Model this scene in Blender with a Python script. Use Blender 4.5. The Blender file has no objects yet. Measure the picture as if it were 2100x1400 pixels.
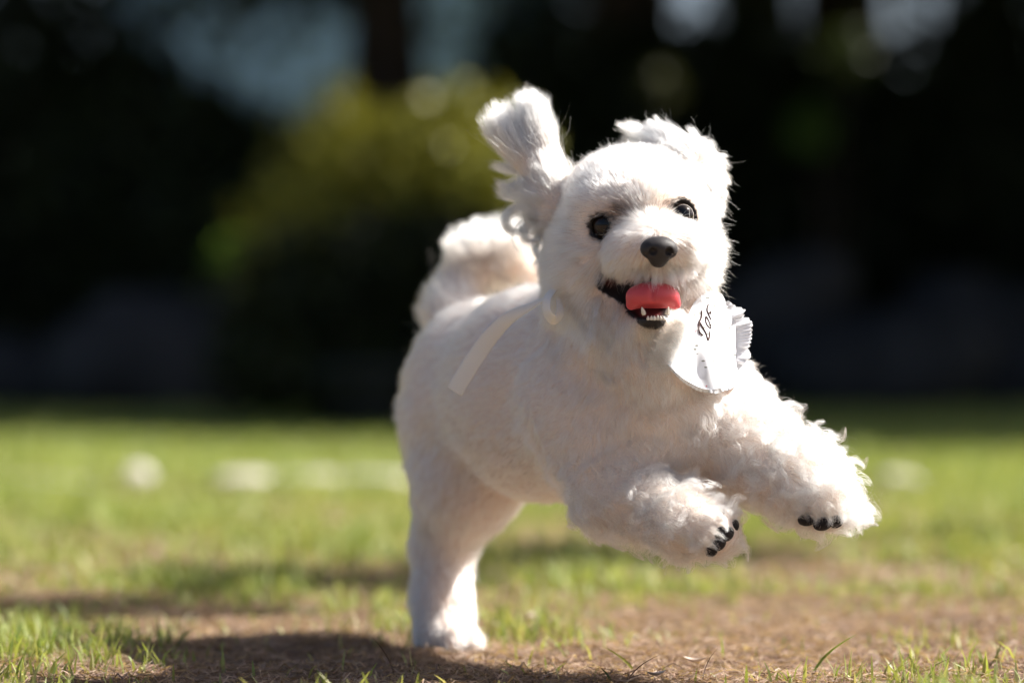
import bpy, math, random
import numpy as np
from mathutils import Vector, kdtree
R = math.radians
rng = np.random.default_rng(7)
random.seed(7)
sc = bpy.context.scene
COL = sc.collection

# ------------------------------------------------------------------ camera, light, exposure
CAM_Y, CAM_Z, FPX = -2.6, 0.30, 5980.0          # focal length in pixels of the 2100 px wide picture
cd = bpy.data.cameras.new('camera')
cam = bpy.data.objects.new('camera', cd); COL.objects.link(cam)
cam.location = (0, CAM_Y, CAM_Z); cam.rotation_euler = (R(90), 0, 0)
cd.sensor_width = 36.0; cd.lens = 36.0 * FPX / 2100.0
cd.clip_start = 0.05; cd.clip_end = 500
cd.dof.use_dof = True; cd.dof.focus_distance = 2.575; cd.dof.aperture_fstop = 2.05
sc.camera = cam

SUN_EL, SUN_AZ = 45.0, 13.0                       # azimuth measured from +X towards +Y (away from the camera)
wd = bpy.data.worlds.new('World'); sc.world = wd; wd.use_nodes = True
nt = wd.node_tree
sky = nt.nodes.new('ShaderNodeTexSky'); sky.sky_type = 'NISHITA'; sky.sun_disc = False
sky.sun_elevation = R(SUN_EL); sky.sun_rotation = R(90 - SUN_AZ)
sky.air_density = 0.8; sky.dust_density = 3.5; sky.ozone_density = 1.0
bg = nt.nodes['Background']; nt.links.new(sky.outputs[0], bg.inputs[0]); bg.inputs[1].default_value = 0.057
sd = bpy.data.lights.new('sun', 'SUN'); sd.energy = 5.0; sd.angle = R(0.53); sd.color = (1.0, 0.955, 0.89)
sun = bpy.data.objects.new('sun', sd); COL.objects.link(sun)
sv = Vector((math.cos(R(SUN_EL)) * math.cos(R(SUN_AZ)), math.cos(R(SUN_EL)) * math.sin(R(SUN_AZ)), math.sin(R(SUN_EL))))
sun.rotation_euler = sv.to_track_quat('Z', 'Y').to_euler()
sun.location = sv * 30
vs = sc.view_settings
vs.view_transform = 'Standard'; vs.look = 'None'; vs.gamma = 1.0; vs.exposure = 1.22; vs.use_curve_mapping = False
cy = sc.cycles
cy.use_denoising = True
cy.use_adaptive_sampling = True; cy.adaptive_threshold = 0.02
try: cy.denoiser = 'OPENIMAGEDENOISE'
except Exception: pass
cy.max_bounces = 10; cy.diffuse_bounces = 6; cy.glossy_bounces = 3; cy.transmission_bounces = 6; cy.transparent_max_bounces = 8
cy.sample_clamp_indirect = 4.0
sc.cycles_curves.shape = 'RIBBONS'
sc.render.hair_subdiv = 1

# ------------------------------------------------------------------ helpers
def W(px, py, Y=0.0):
    k = (Y - CAM_Y) / FPX
    return np.array([(px - 1050) * k, Y, CAM_Z + (700 - py) * k])

def link(o, parent=None):
    COL.objects.link(o)
    if parent is not None: o.parent = parent
    return o
def tag(o, label=None, cat=None, group=None, kind=None):
    if label: o['label'] = label
    if cat: o['category'] = cat
    if group: o['group'] = group
    if kind: o['kind'] = kind
    return o
def empty(name, loc=(0, 0, 0)):
    o = bpy.data.objects.new(name, None); o.location = loc; o.empty_display_size = 0.05
    return link(o)
def mesh_obj(name, V, F, mat, parent=None, smooth=True, origin=None, colors=None):
    """V (n,3) in world space, F list / array of faces"""
    V = np.asarray(V, float)
    if parent is not None and origin is None: origin = np.array(parent.matrix_world.translation if parent.parent is None else PWORLD.get(parent.name, (0, 0, 0)))
    if origin is None: origin = np.zeros(3)
    origin = np.asarray(origin, float)
    me = bpy.data.meshes.new(name)
    if isinstance(F, np.ndarray):
        n, k = F.shape
        me.vertices.add(len(V)); me.vertices.foreach_set('co', (V - origin).astype(np.float32).ravel())
        me.loops.add(n * k); me.loops.foreach_set('vertex_index', F.astype(np.int32).ravel())
        me.polygons.add(n); me.polygons.foreach_set('loop_start', (np.arange(n) * k).astype(np.int32))
        me.update(calc_edges=True); me.validate()
    else:
        me.from_pydata([tuple(v) for v in (V - origin)], [], [tuple(int(i) for i in f) for f in F]); me.update()
    if smooth: me.polygons.foreach_set('use_smooth', np.ones(len(me.polygons), bool))
    if colors is not None:
        at = me.color_attributes.new('tint', 'FLOAT_COLOR', 'POINT')
        c = np.ones((len(V), 4), np.float32); c[:, :3] = colors
        at.data.foreach_set('color', c.ravel())
    me.materials.append(mat)
    o = bpy.data.objects.new(name, me)
    if parent is not None:
        po = np.array(parent.matrix_world.translation if parent.parent is None else PWORLD.get(parent.name, (0, 0, 0)))
        o.location = Vector(origin - po)
    else:
        o.location = Vector(origin)
    link(o, parent)
    PWORLD[o.name] = tuple(origin)
    return o
PWORLD = {}
def thing(name, loc, label, cat, group=None):
    o = empty(name, tuple(loc)); bpy.context.view_layer.update()
    PWORLD[o.name] = tuple(loc)
    return tag(o, label, cat, group)

def unit(v): 
    v = np.asarray(v, float); return v / (np.linalg.norm(v, axis=-1, keepdims=True) + 1e-12)
_nz = {}
def noise(P, freq, seed=0, octv=6):
    """cheap smooth noise in about -1..1 from summed sines"""
    P = np.asarray(P, float)
    key = (seed, octv, P.shape[-1])
    if key not in _nz:
        r = np.random.default_rng(100 + seed)
        d = r.normal(size=(octv, P.shape[-1])); d /= np.linalg.norm(d, axis=1, keepdims=True)
        _nz[key] = (d * r.uniform(0.6, 1.7, (octv, 1)), r.uniform(0, 6.28, octv))
    d, ph = _nz[key]
    return np.sin(P @ (d * freq * 6.283).T + ph).sum(-1) / octv * 1.8

# ------------------------------------------------------------------ materials
def new_mat(name):
    m = bpy.data.materials.new(name); m.use_nodes = True
    return m, m.node_tree.nodes, m.node_tree.links, m.node_tree.nodes['Principled BSDF']
def plain(name, col, rough=0.6, spec=0.5, bump=None, var=0.0, vscale=20.0, coat=0.0, sss=0.0, sssr=(0.01, 0.004, 0.002)):
    m, N, L, b = new_mat(name)
    b.inputs['Base Color'].default_value = (*col, 1); b.inputs['Roughness'].default_value = rough
    b.inputs['Specular IOR Level'].default_value = spec; b.inputs['Coat Weight'].default_value = coat
    if sss:
        b.inputs['Subsurface Weight'].default_value = sss; b.inputs['Subsurface Radius'].default_value = (1, .4, .25)
        b.inputs['Subsurface Scale'].default_value = sssr[0]
    tc = N.new('ShaderNodeTexCoord')
    if var:
        nz = N.new('ShaderNodeTexNoise'); nz.inputs['Scale'].default_value = vscale; nz.inputs['Detail'].default_value = 6
        L.new(tc.outputs['Object'], nz.inputs['Vector'])
        r = N.new('ShaderNodeMapRange'); r.inputs['From Min'].default_value = .3; r.inputs['From Max'].default_value = .7
        r.inputs['To Min'].default_value = 1 - var; r.inputs['To Max'].default_value = 1 + var
        L.new(nz.outputs[0], r.inputs[0])
        mx = N.new('ShaderNodeVectorMath'); mx.operation = 'SCALE'; mx.inputs[0].default_value = col
        L.new(r.outputs[0], mx.inputs['Scale']); L.new(mx.outputs[0], b.inputs['Base Color'])
    if bump:
        nz2 = N.new('ShaderNodeTexNoise'); nz2.inputs['Scale'].default_value = bump[0]; nz2.inputs['Detail'].default_value = 5
        L.new(tc.outputs['Object'], nz2.inputs['Vector'])
        bp = N.new('ShaderNodeBump'); bp.inputs['Strength'].default_value = bump[1]; bp.inputs['Distance'].default_value = bump[2]
        L.new(nz2.outputs[0], bp.inputs['Height']); L.new(bp.outputs[0], b.inputs['Normal'])
    return m
def leaf_mat(name, gloss=0.5, trans=0.35, rough=0.5):
    """leaf / blade colour comes from each piece's own tint"""
    m, N, L, b = new_mat(name)
    a = N.new('ShaderNodeAttribute'); a.attribute_name = 'tint'
    L.new(a.outputs['Color'], b.inputs['Base Color'])
    b.inputs['Roughness'].default_value = rough; b.inputs['Specular IOR Level'].default_value = gloss
    t = N.new('ShaderNodeBsdfTranslucent')
    g = N.new('ShaderNodeVectorMath'); g.operation = 'MULTIPLY'; g.inputs[1].default_value = (1.25, 1.2, 0.55)
    L.new(a.outputs['Color'], g.inputs[0]); L.new(g.outputs[0], t.inputs['Color'])
    mx = N.new('ShaderNodeMixShader'); mx.inputs[0].default_value = trans
    L.new(b.outputs[0], mx.inputs[1]); L.new(t.outputs[0], mx.inputs[2])
    L.new(mx.outputs[0], N['Material Output'].inputs[0])
    return m
def fur_mat(name, trans=0.4):
    m, N, L, b = new_mat(name)
    a = N.new('ShaderNodeAttribute'); a.attribute_name = 'tint'
    h = N.new('ShaderNodeBsdfHairPrincipled'); h.model = 'CHIANG'; h.parametrization = 'COLOR'
    L.new(a.outputs['Color'], h.inputs['Color'])
    h.inputs['Roughness'].default_value = 0.45; h.inputs['Radial Roughness'].default_value = 0.75
    h.inputs['Random Roughness'].default_value = 0.2; h.inputs['Coat'].default_value = 0.0
    L.new(h.outputs[0], N['Material Output'].inputs[0])
    return m
def tint_mat(name, rough=0.6, spec=0.4, sss=0.0):
    m, N, L, b = new_mat(name)
    a = N.new('ShaderNodeAttribute'); a.attribute_name = 'tint'
    L.new(a.outputs['Color'], b.inputs['Base Color']); b.inputs['Roughness'].default_value = rough
    b.inputs['Specular IOR Level'].default_value = spec
    return m

M = {}
M['fur'] = fur_mat('white_fur', 0.42)
M['skin'] = tint_mat('dog_skin', 0.55, 0.35)
M['nose'] = plain('nose_leather', (0.034, 0.030, 0.031), 0.55, 0.3, bump=(900, 0.35, 0.0006))
M['tongue'] = plain('wet_tongue', (0.64, 0.085, 0.10), 0.42, 0.4, bump=(1200, 0.25, 0.0004), sss=0.25, sssr=(0.006,))
M['tooth'] = plain('tooth_enamel', (0.78, 0.72, 0.62), 0.25, 0.5)
M['pad'] = plain('paw_pad_leather', (0.026, 0.022, 0.022), 0.8, 0.2, bump=(500, 0.8, 0.0012), var=0.4, vscale=300)
M['blade'] = leaf_mat('grass_blade', 0.35, 0.35, 0.5)
M['leaf'] = leaf_mat('tree_leaf', 0.3, 0.25, 0.5)
M['bark'] = plain('tree_bark', (0.045, 0.034, 0.027), 0.9, 0.2, bump=(9, 0.8, 0.03), var=0.4, vscale=5)
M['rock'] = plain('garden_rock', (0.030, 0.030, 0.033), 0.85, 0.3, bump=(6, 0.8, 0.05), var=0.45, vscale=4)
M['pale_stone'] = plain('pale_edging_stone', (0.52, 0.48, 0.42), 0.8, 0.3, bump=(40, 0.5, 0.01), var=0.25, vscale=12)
M['pot'] = plain('dark_glazed_pot', (0.016, 0.018, 0.022), 0.5, 0.35, var=0.3, vscale=14)
M['wall'] = plain('pale_render_wall', (0.38, 0.56, 0.90), 0.9, 0.2, bump=(30, 0.3, 0.01), var=0.10, vscale=1.2)
M['roof'] = plain('slate_roof', (0.05, 0.052, 0.06), 0.8, 0.3, var=0.3, vscale=6)
M['wood'] = plain('weathered_fence_wood', (0.07, 0.056, 0.045), 0.85, 0.2, bump=(20, 0.5, 0.01), var=0.35, vscale=7)
M['glass'] = plain('window_glass', (0.02, 0.025, 0.03), 0.08, 0.5)
M['trim'] = plain('white_window_trim', (0.6, 0.62, 0.64), 0.6, 0.3)
M['thread'] = plain('brown_thread', (0.075, 0.034, 0.026), 0.7, 0.3, bump=(2500, 0.6, 0.0004))
M['ribbon'] = plain('white_cotton_ribbon', (0.80, 0.77, 0.73), 0.75, 0.2, bump=(1800, 0.2, 0.0002))
M['lace'] = plain('white_lace', (0.82, 0.83, 0.86), 0.8, 0.15, bump=(900, 0.5, 0.0006))
M['eye'] = None

# ------------------------------------------------------------------ implicit surfaces
def cone_sdf(P, a, ra, b, rb):
    ba = b - a; l2 = float(ba @ ba)
    t = np.clip(((P - a) @ ba) / l2, 0, 1)
    d = np.sqrt((((P - a) - t[..., None] * ba) ** 2).sum(-1))
    return d - (ra + (rb - ra) * t)
def ell_sdf(P, c, r, A=None):
    q = P - c
    if A is not None: q = q @ A.T            # rows of A are the ellipsoid's axes
    r = np.asarray(r)
    k0 = np.sqrt(((q / r) ** 2).sum(-1)); k1 = np.sqrt(((q / r ** 2) ** 2).sum(-1)) + 1e-9
    return k0 * (k0 - 1) / k1
def prim_sdf(P, p):
    return cone_sdf(P, p['a'], p['ra'], p['b'], p['rb']) if 'b' in p else ell_sdf(P, p['a'], p['r'], p.get('A'))
def smin(a, b, k):
    h = np.maximum(k - np.abs(a - b), 0) / k
    return np.minimum(a, b) - h * h * k * 0.25
def smax(a, b, k): return -smin(-a, -b, k)
def sdf_all(P, prims):
    d = np.full(P.shape[:-1], 1.0)
    for p in prims: d = smin(d, prim_sdf(P, p), p.get('k', 0.02))
    return d
def surface_nets(G, o, h):
    s = G < 0
    nx, ny, nz = G.shape
    cor = [(i, j, k) for i in (0, 1) for j in (0, 1) for k in (0, 1)]
    cnt = sum(s[i:nx - 1 + i, j:ny - 1 + j, k:nz - 1 + k].astype(np.int8) for i, j, k in cor)
    idx = np.argwhere((cnt > 0) & (cnt < 8))
    vid = np.full((nx - 1, ny - 1, nz - 1), -1, np.int32); vid[tuple(idx.T)] = np.arange(len(idx))
    val = {c: G[idx[:, 0] + c[0], idx[:, 1] + c[1], idx[:, 2] + c[2]] for c in cor}
    acc = np.zeros((len(idx), 3)); num = np.zeros(len(idx))
    for c in cor:
        for ax in range(3):
            if c[ax] == 0:
                c2 = list(c); c2[ax] = 1; c2 = tuple(c2)
                a, b = val[c], val[c2]; m = (a < 0) != (b < 0)
                t = np.where(m, a / np.where(m, a - b, 1), 0)
                pt = np.array(c, float) + np.eye(3)[ax] * t[:, None]
                acc += pt * m[:, None]; num += m
    V = (idx + acc / num[:, None]) * h + o
    F = []
    for ax in range(3):
        u, v = (ax + 1) % 3, (ax + 2) % 3
        lo = [slice(None)] * 3; hi = [slice(None)] * 3
        lo[ax] = slice(0, -1); hi[ax] = slice(1, None)
        a, b = s[tuple(lo)], s[tuple(hi)]
        e = np.argwhere(a != b)
        e = e[(e[:, u] > 0) & (e[:, v] > 0) & (e[:, u] < G.shape[u] - 1) & (e[:, v] < G.shape[v] - 1)]
        def cell(du, dv):
            q = e.copy(); q[:, u] += du; q[:, v] += dv
            return vid[q[:, 0], q[:, 1], q[:, 2]]
        q = np.stack([cell(-1, -1), cell(0, -1), cell(0, 0), cell(-1, 0)], 1)
        flip = ~a[e[:, 0], e[:, 1], e[:, 2]]
        q[flip] = q[flip][:, ::-1]
        F.append(q)
    F = np.concatenate(F); F = F[(F >= 0).all(1)]
    return V, F
def sdf_mesh(fn, lo, hi, h):
    ax = [np.arange(lo[i], hi[i] + h, h) for i in range(3)]
    P = np.stack(np.meshgrid(*ax, indexing='ij'), -1)
    return surface_nets(fn(P), np.asarray(lo, float), h)
def grid_union(prims, lo, hi, h, cut=None):
    """smooth union, each primitive only evaluated near itself"""
    ax = [np.arange(lo[i], hi[i] + h, h) for i in range(3)]
    n = [len(a) for a in ax]
    G = np.full(n, 1.0, np.float32)
    def near(p, m):
        if 'b' in p:
            l = np.minimum(p['a'] - p['ra'], p['b'] - p['rb']) - m; u = np.maximum(p['a'] + p['ra'], p['b'] + p['rb']) + m
        else:
            r = max(p['r']); l = p['a'] - r - m; u = p['a'] + r + m
        i0 = [max(0, int((l[i] - lo[i]) / h)) for i in range(3)]; i1 = [min(n[i], int((u[i] - lo[i]) / h) + 2) for i in range(3)]
        sl = tuple(slice(a, b) for a, b in zip(i0, i1))
        return sl, np.stack(np.meshgrid(*[ax[i][sl[i]] for i in range(3)], indexing='ij'), -1)
    for p in prims:
        k = p.get('k', 0.02); sl, P = near(p, k + 0.01)
        G[sl] = smin(G[sl], prim_sdf(P, p), k)
    for p in (cut or []):
        sl, P = near(p, 0.02)
        G[sl] = smax(G[sl], -prim_sdf(P, p), p.get('k', 0.006))
    return surface_nets(G, np.asarray(lo, float), h)
def vnormals(V, F):
    n = np.zeros_like(V)
    fn = np.cross(V[F[:, 2]] - V[F[:, 0]], V[F[:, 3]] - V[F[:, 1]])
    for i in range(4): np.add.at(n, F[:, i], fn)
    return unit(n)
def tube(pts, rad, seg=8, closed_ends=True):
    pts = np.asarray(pts, float); rad = np.broadcast_to(np.asarray(rad, float), (len(pts),))
    t = unit(np.gradient(pts, axis=0)); up = np.array([0.13, 0.31, 0.94])
    V, F = [], []
    a = unit(np.cross(t, up)); b = np.cross(t, a)
    for i in range(len(pts)):
        for k in range(seg):
            an = 2 * math.pi * k / seg
            V.append(pts[i] + rad[i] * (math.cos(an) * a[i] + math.sin(an) * b[i]))
    for i in range(len(pts) - 1):
        for k in range(seg):
            k2 = (k + 1) % seg
            F.append((i * seg + k, i * seg + k2, (i + 1) * seg + k2, (i + 1) * seg + k))
    if closed_ends:
        F.append(tuple(range(seg))[::-1]); F.append(tuple((len(pts) - 1) * seg + k for k in range(seg)))
    return np.array(V), F
def spline(pts, n):
    """Catmull-Rom through the points"""
    p = np.asarray(pts, float); p = np.vstack([2 * p[0] - p[1], p, 2 * p[-1] - p[-2]])
    out = []
    for u in np.linspace(0, len(p) - 3 - 1e-6, n):
        i = int(u); t = u - i
        a, b, c, d = p[i:i + 4]
        out.append(.5 * ((2 * b) + (c - a) * t + (2 * a - 5 * b + 4 * c - d) * t * t + (3 * b - a - 3 * c + d) * t ** 3))
    return np.array(out)


# ================================================================== THE SETTING
# ---- lawn: one sheet out to the horizon, finely divided where the camera looks
def lawn_mat():
    m, N, L, b = new_mat('lawn_soil_and_thatch')
    tc = N.new('ShaderNodeTexCoord')
    def nz(scale, det=6, rough=.6):
        n = N.new('ShaderNodeTexNoise'); n.inputs['Scale'].default_value = scale; n.inputs['Detail'].default_value = det; n.inputs['Roughness'].default_value = rough
        L.new(tc.outputs['Object'], n.inputs['Vector']); return n.outputs[0]
    def ramp(src, stops):
        r = N.new('ShaderNodeValToRGB'); L.new(src, r.inputs[0])
        el = r.color_ramp.elements
        el[0].position, el[0].color = stops[0][0], (*stops[0][1], 1); el[1].position, el[1].color = stops[-1][0], (*stops[-1][1], 1)
        for p, c in stops[1:-1]: e = el.new(p); e.color = (*c, 1)
        return r.outputs[0]
    soil = ramp(nz(140, 8, .75), [(.30, (.10, .068, .05)), (.5, (.26, .18, .135)), (.72, (.42, .31, .24))])
    green = ramp(nz(30, 8, .7), [(.3, (.13, .17, .045)), (.5, (.27, .31, .10)), (.7, (.38, .37, .18))])
    msk = ramp(nz(1.1, 5, .6), [(.42, (0, 0, 0)), (.62, (1, 1, 1))])
    sep = N.new('ShaderNodeSeparateXYZ'); L.new(tc.outputs['Object'], sep.inputs[0])
    far = N.new('ShaderNodeMapRange'); far.inputs['From Min'].default_value = .4; far.inputs['From Max'].default_value = 3.0; far.inputs['To Min'].default_value = -.5; far.inputs['To Max'].default_value = .45
    L.new(sep.outputs['Y'], far.inputs[0])
    ad = N.new('ShaderNodeMath'); ad.operation = 'ADD'; ad.use_clamp = True; L.new(msk, ad.inputs[0]); L.new(far.outputs[0], ad.inputs[1])
    mx = N.new('ShaderNodeMix'); mx.data_type = 'RGBA'; L.new(ad.outputs[0], mx.inputs[0]); L.new(soil, mx.inputs[6]); L.new(green, mx.inputs[7])
    L.new(mx.outputs[2], b.inputs['Base Color']); b.inputs['Roughness'].default_value = .95; b.inputs['Specular IOR Level'].default_value = .1
    bp = N.new('ShaderNodeBump'); bp.inputs['Strength'].default_value = .8; bp.inputs['Distance'].default_value = .01
    L.new(nz(220, 6, .7), bp.inputs['Height']); L.new(bp.outputs[0], b.inputs['Normal'])
    return m
M['lawn'] = lawn_mat()
xs = np.concatenate([np.linspace(-120, -3, 20), np.linspace(-2.9, 2.9, 140), np.linspace(3, 120, 20)])
ys = np.concatenate([np.linspace(-12, -1, 8), np.linspace(-.9, 6, 180), np.linspace(6.2, 30, 40), np.linspace(34, 200, 12)])
GX, GY = np.meshgrid(xs, ys, indexing='ij')
def ground_z(x, y):
    p = np.stack([np.asarray(x, float), np.asarray(y, float)], -1)
    w = np.clip(1.5 - np.abs(p).max(-1) / 8, 0, 1)
    return (.0035 * noise(p, 3.1, 51) + .0022 * noise(p, 9, 52)) * w - .002
V = np.stack([GX, GY, ground_z(GX, GY)], -1).reshape(-1, 3)
ny = len(ys)
F = np.array([(i * ny + j, (i + 1) * ny + j, (i + 1) * ny + j + 1, i * ny + j + 1) for i in range(len(xs) - 1) for j in range(ny - 1)])
lawn = mesh_obj('lawn', V, F, M['lawn']); tag(lawn, kind='structure')

# ---- grass blades and dead thatch
def blades(name, x, y, h, w, lean, cols, mat, label, cat, flat=0.0):
    n = len(x); r = np.random.default_rng(len(name) + n)
    z = ground_z(x, y)
    a = r.uniform(0, 6.283, n); d = np.stack([np.cos(a), np.sin(a), np.zeros(n)], 1)
    a2 = r.uniform(0, 6.283, n); s = np.stack([np.cos(a2), np.sin(a2), r.normal(0, .2, n)], 1); s = unit(s - d * (s * d).sum(1, keepdims=True) * (1 if flat else .3))
    base = np.stack([x, y, z - .002], 1); up = np.array([0, 0, 1.0])
    lean = np.broadcast_to(lean, (n,))
    def at(t): return base + up * (h * (t - .45 * lean * t * t))[:, None] * 1.0 + d * (h * lean * t ** 1.6)[:, None]
    p0, p1, p2 = at(0.0), at(.55), at(1.0)
    if flat:
        p0 = base + up * (r.random(n) * flat)[:, None]; dz = r.normal(0, .25, n)[:, None] * up
        p1 = p0 + (d + dz + s * r.normal(0, .25, (n, 1))) * (h * .5)[:, None]; p2 = p1 + (d - dz * 1.2 + s * r.normal(0, .45, (n, 1))) * (h * .5)[:, None]
        lowz = ground_z(x, y) + .0006
        for q in (p1, p2): q[:, 2] = np.maximum(q[:, 2], lowz)
    hw = (w * .5)[:, None]
    V = np.stack([p0 - s * hw, p0 + s * hw, p1 - s * hw * .85, p1 + s * hw * .85, p2 - s * hw * .12, p2 + s * hw * .12], 1).reshape(-1, 3)
    i = np.arange(n)[:, None] * 6
    F = np.concatenate([i + np.array([0, 1, 3, 2]), i + np.array([2, 3, 5, 4])])
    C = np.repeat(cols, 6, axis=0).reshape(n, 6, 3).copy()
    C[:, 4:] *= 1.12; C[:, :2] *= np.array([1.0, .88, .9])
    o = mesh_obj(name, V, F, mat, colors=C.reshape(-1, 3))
    return tag(o, label, cat, kind='stuff')
def greenness(x, y):
    p = np.stack([x, y], -1)
    g = .30 + .42 * noise(p, 1.7, 61) + .25 * noise(p, 5.5, 62)
    g += np.interp(y, [-.2, .35, .7, 1.3, 2.6, 5], [-.30, -.26, -.02, .14, .42, .55])
    g += 1.0 * np.exp(-(((x + .47) / .15) ** 2 + ((y - .10) / .28) ** 2))            # lush corner by the dog's shadow
    g += .55 * np.exp(-(((x - .42) / .10) ** 2 + ((y - .05) / .14) ** 2))            # tuft on the other side
    g -= .35 * np.exp(-(((x - .1) / .35) ** 2 + ((y - .1) / .25) ** 2))
    g -= .20 * np.clip((x - .1) / .4, 0, 1) * np.exp(-((y - .9) / .6) ** 2)
    return np.clip(g, .02, 1)
def scatter(n, y0, y1, extra=.25, power=1.0):
    r = np.random.default_rng(n)
    y = y0 + (y1 - y0) * r.random(n) ** power
    x = (r.random(n) * 2 - 1) * (.1756 * (y + 2.6) + extra)
    return x, y
def green_cols(n, dry, seed):
    r = np.random.default_rng(seed)
    a = np.array([.185, .27, .06]); b_ = np.array([.37, .41, .13]); c = np.array([.50, .45, .27])
    u = r.random((n, 1)); col = a * (1 - u) + b_ * u
    v = np.clip(dry + r.normal(0, .25, n), 0, 1)[:, None] ** 1.5
    return (col * (1 - v) + c * v) * r.uniform(.75, 1.25, (n, 1))
zones = [('near', 85000, -.30, .9, .033, .0030, 1.0), ('mid', 92000, .85, 3.6, .040, .0050, 1.1), ('far', 72000, 3.5, 9.0, .034, .010, 1.15), ('edge', 26000, 8.8, 18, .045, .026, 1.1)]
for zi, (nm, n, y0, y1, h, w, pw) in enumerate(zones):
    x, y = scatter(n, y0, y1, .50 if zi < 3 else 1.2, pw)
    g = greenness(x, y); r = np.random.default_rng(zi)
    # blades grow in tufts
    p = np.stack([x, y], -1); tuft = np.clip(.55 + .9 * noise(p, 22 if zi < 2 else 6, 63 + zi), .05, 1)
    k = r.random(n) < g * tuft
    x, y, g = x[k], y[k], g[k]; m = len(x)
    blades('grass', x, y, h * r.uniform(.45, 1.25, m) * (.65 + .5 * g), w * r.uniform(.6, 1.2, m), r.uniform(.1, .75, m), green_cols(m, .42 - .4 * g, 70 + zi), M['blade'],
           ['sharp green blades and tufts in the foreground lawn', 'soft yellow green grass in the sunlit middle of the lawn', 'blurred pale green grass farther back on the lawn', 'dark shaded grass at the foot of the trees'][zi], 'grass')
# thatch: dead straw lying over the bare ground
for zi, (n, y0, y1, h, w) in enumerate([(150000, -.30, .9, .020, .0015), (64000, .85, 3.6, .034, .0034)]):
    x, y = scatter(n, y0, y1, .50, 1.0); g = greenness(x, y); r = np.random.default_rng(80 + zi)
    k = r.random(n) < 1.05 - .75 * g; x, y = x[k], y[k]; m = len(x)
    u = r.random((m, 1)) ** 1.4
    col = np.array([.20, .135, .10]) * (1 - u) + np.array([.55, .42, .32]) * u
    blades('dead_grass', x, y, h * r.uniform(.4, 1.4, m), w * r.uniform(.6, 1.3, m), 0.5, col, M['blade'],
           ['dry brown straw littering the bare ground under the dog', 'dry pinkish thatch in worn patches of the lawn behind the dog'][zi], 'grass', flat=.007)
# a few tall single blades and dry stalks that stand in focus
def stalk(name, px, py, Y, dx, hgt, w, col, label, cat):
    b0 = W(px, 700, Y); x0, y0 = b0[0], Y; z0 = float(ground_z(x0, y0)) - .002
    t = np.linspace(0, 1, 9); p3 = np.stack([x0 + dx * t ** 1.4, y0 + .012 * np.sin(3 * t), z0 + hgt * (t - .12 * t * t)], 1)
    V, F = [], []
    s = unit(np.array([hgt, .4 * hgt, -dx * .8]))
    for k_ in range(9):
        ww = w * (1 - t[k_] ** 2.2 * .92) * .5
        V += [p3[k_] - s * ww, p3[k_] + np.array([0, ww * .35, 0]), p3[k_] + s * ww]
    for k_ in range(8):
        for e in (0, 1): F.append((k_ * 3 + e, k_ * 3 + e + 1, k_ * 3 + 4 + e, k_ * 3 + 3 + e))
    o = mesh_obj(name, V, F, M['blade'], colors=np.tile(col, (27, 1)), origin=(x0, y0, z0)); tag(o, label, cat, 'single grass blades standing out of the thatch'); return o
GR, YE, BR = np.array([.17, .24, .05]), np.array([.33, .34, .08]), np.array([.11, .065, .045])
for a in [('grass_blade', 1082, 0, .10, .006, .026, .0030, YE, 'short yellow green blade standing alone on brown thatch'),
          ('grass_blade', 1305, 0, .04, -.030, .030, .0028, YE, 'yellow blade leaning away from the long slanting green blade'),
          ('grass_blade', 1665, 0, .02, .040, .045, .0030, GR, 'long slanting green blade standing clear of the thatch'),
          ('grass_blade', 1255, 0, -.03, -.010, .016, .0024, np.array([.09, .12, .05]), 'dark green blade tip at the bottom edge below the paws'),
          ('dry_stalk', 1285, 0, -.02, .030, .030, .0013, BR, 'thin dark dry stalk leaning over the yellow blade'),
          ('dry_stalk', 810, 0, .03, -.022, .045, .0013, BR, 'thin dark stalk leaning in front of the hind paw'),
          ('dry_stalk', 1440, 0, -.01, .014, .036, .0012, BR, 'thin brown dry stalk standing in the thatch below the chest')]:
    stalk(*a[:1], a[1], a[2], a[3], a[4], a[5], a[6], a[7], a[8], 'grass')

# small pale dry leaves on the lawn
def dry_leaf(px, py, Y, size, rz, col, label):
    c = W(px, py, Y); c[2] = max(float(ground_z(c[0], c[1])) + size * .30, c[2])
    V, F = [], []; nu, nv = 7, 5
    for i in range(nu):
        u = i / (nu - 1) * 2 - 1
        for j in range(nv):
            v = j / (nv - 1) * 2 - 1
            wv = .42 * (1 - u * u) ** .7 + .02
            q = np.array([u * size * .5, v * wv * size * .5, size * (.22 * u * u + .30 * v * v * wv - .1)])
            V.append(c + np.array([q[0] * math.cos(rz) - q[1] * math.sin(rz), q[0] * math.sin(rz) + q[1] * math.cos(rz), q[2]]))
    for i in range(nu - 1):
        for j in range(nv - 1): F.append((i * nv + j, (i + 1) * nv + j, (i + 1) * nv + j + 1, i * nv + j + 1))
    o = mesh_obj('dry_leaf', V, F, M['straw'], origin=c); tag(o, label, 'leaf', 'dry leaves scattered on the lawn')
M['straw'] = plain('dry_leaf', (.62, .52, .44), .6, .3, var=.2, vscale=80)
dry_leaf(1087, 1262, .45, .022, 1.2, 0, 'pale curled dry leaf lying beyond the lone yellow blade')
dry_leaf(1092, 1288, .40, .020, .3, 0, 'flat pinkish dry leaf just in front of the curled one')
dry_leaf(1683, 1272, .45, .014, .8, 0, 'tiny bright round dry leaf on thatch beyond the long slanting blade')
dry_leaf(1345, 1380, -.02, .020, .4, 0, 'curled tan dry leaf in sharp focus below the near front paw')
dry_leaf(1425, 1352, .06, .022, -.3, 0, 'long tan dry leaf lying beside the curled tan one')
dry_leaf(690, 1068, 1.95, .038, .5, 0, 'whitish dry leaf on the grass between the hind leg and the edging stones')

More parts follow.
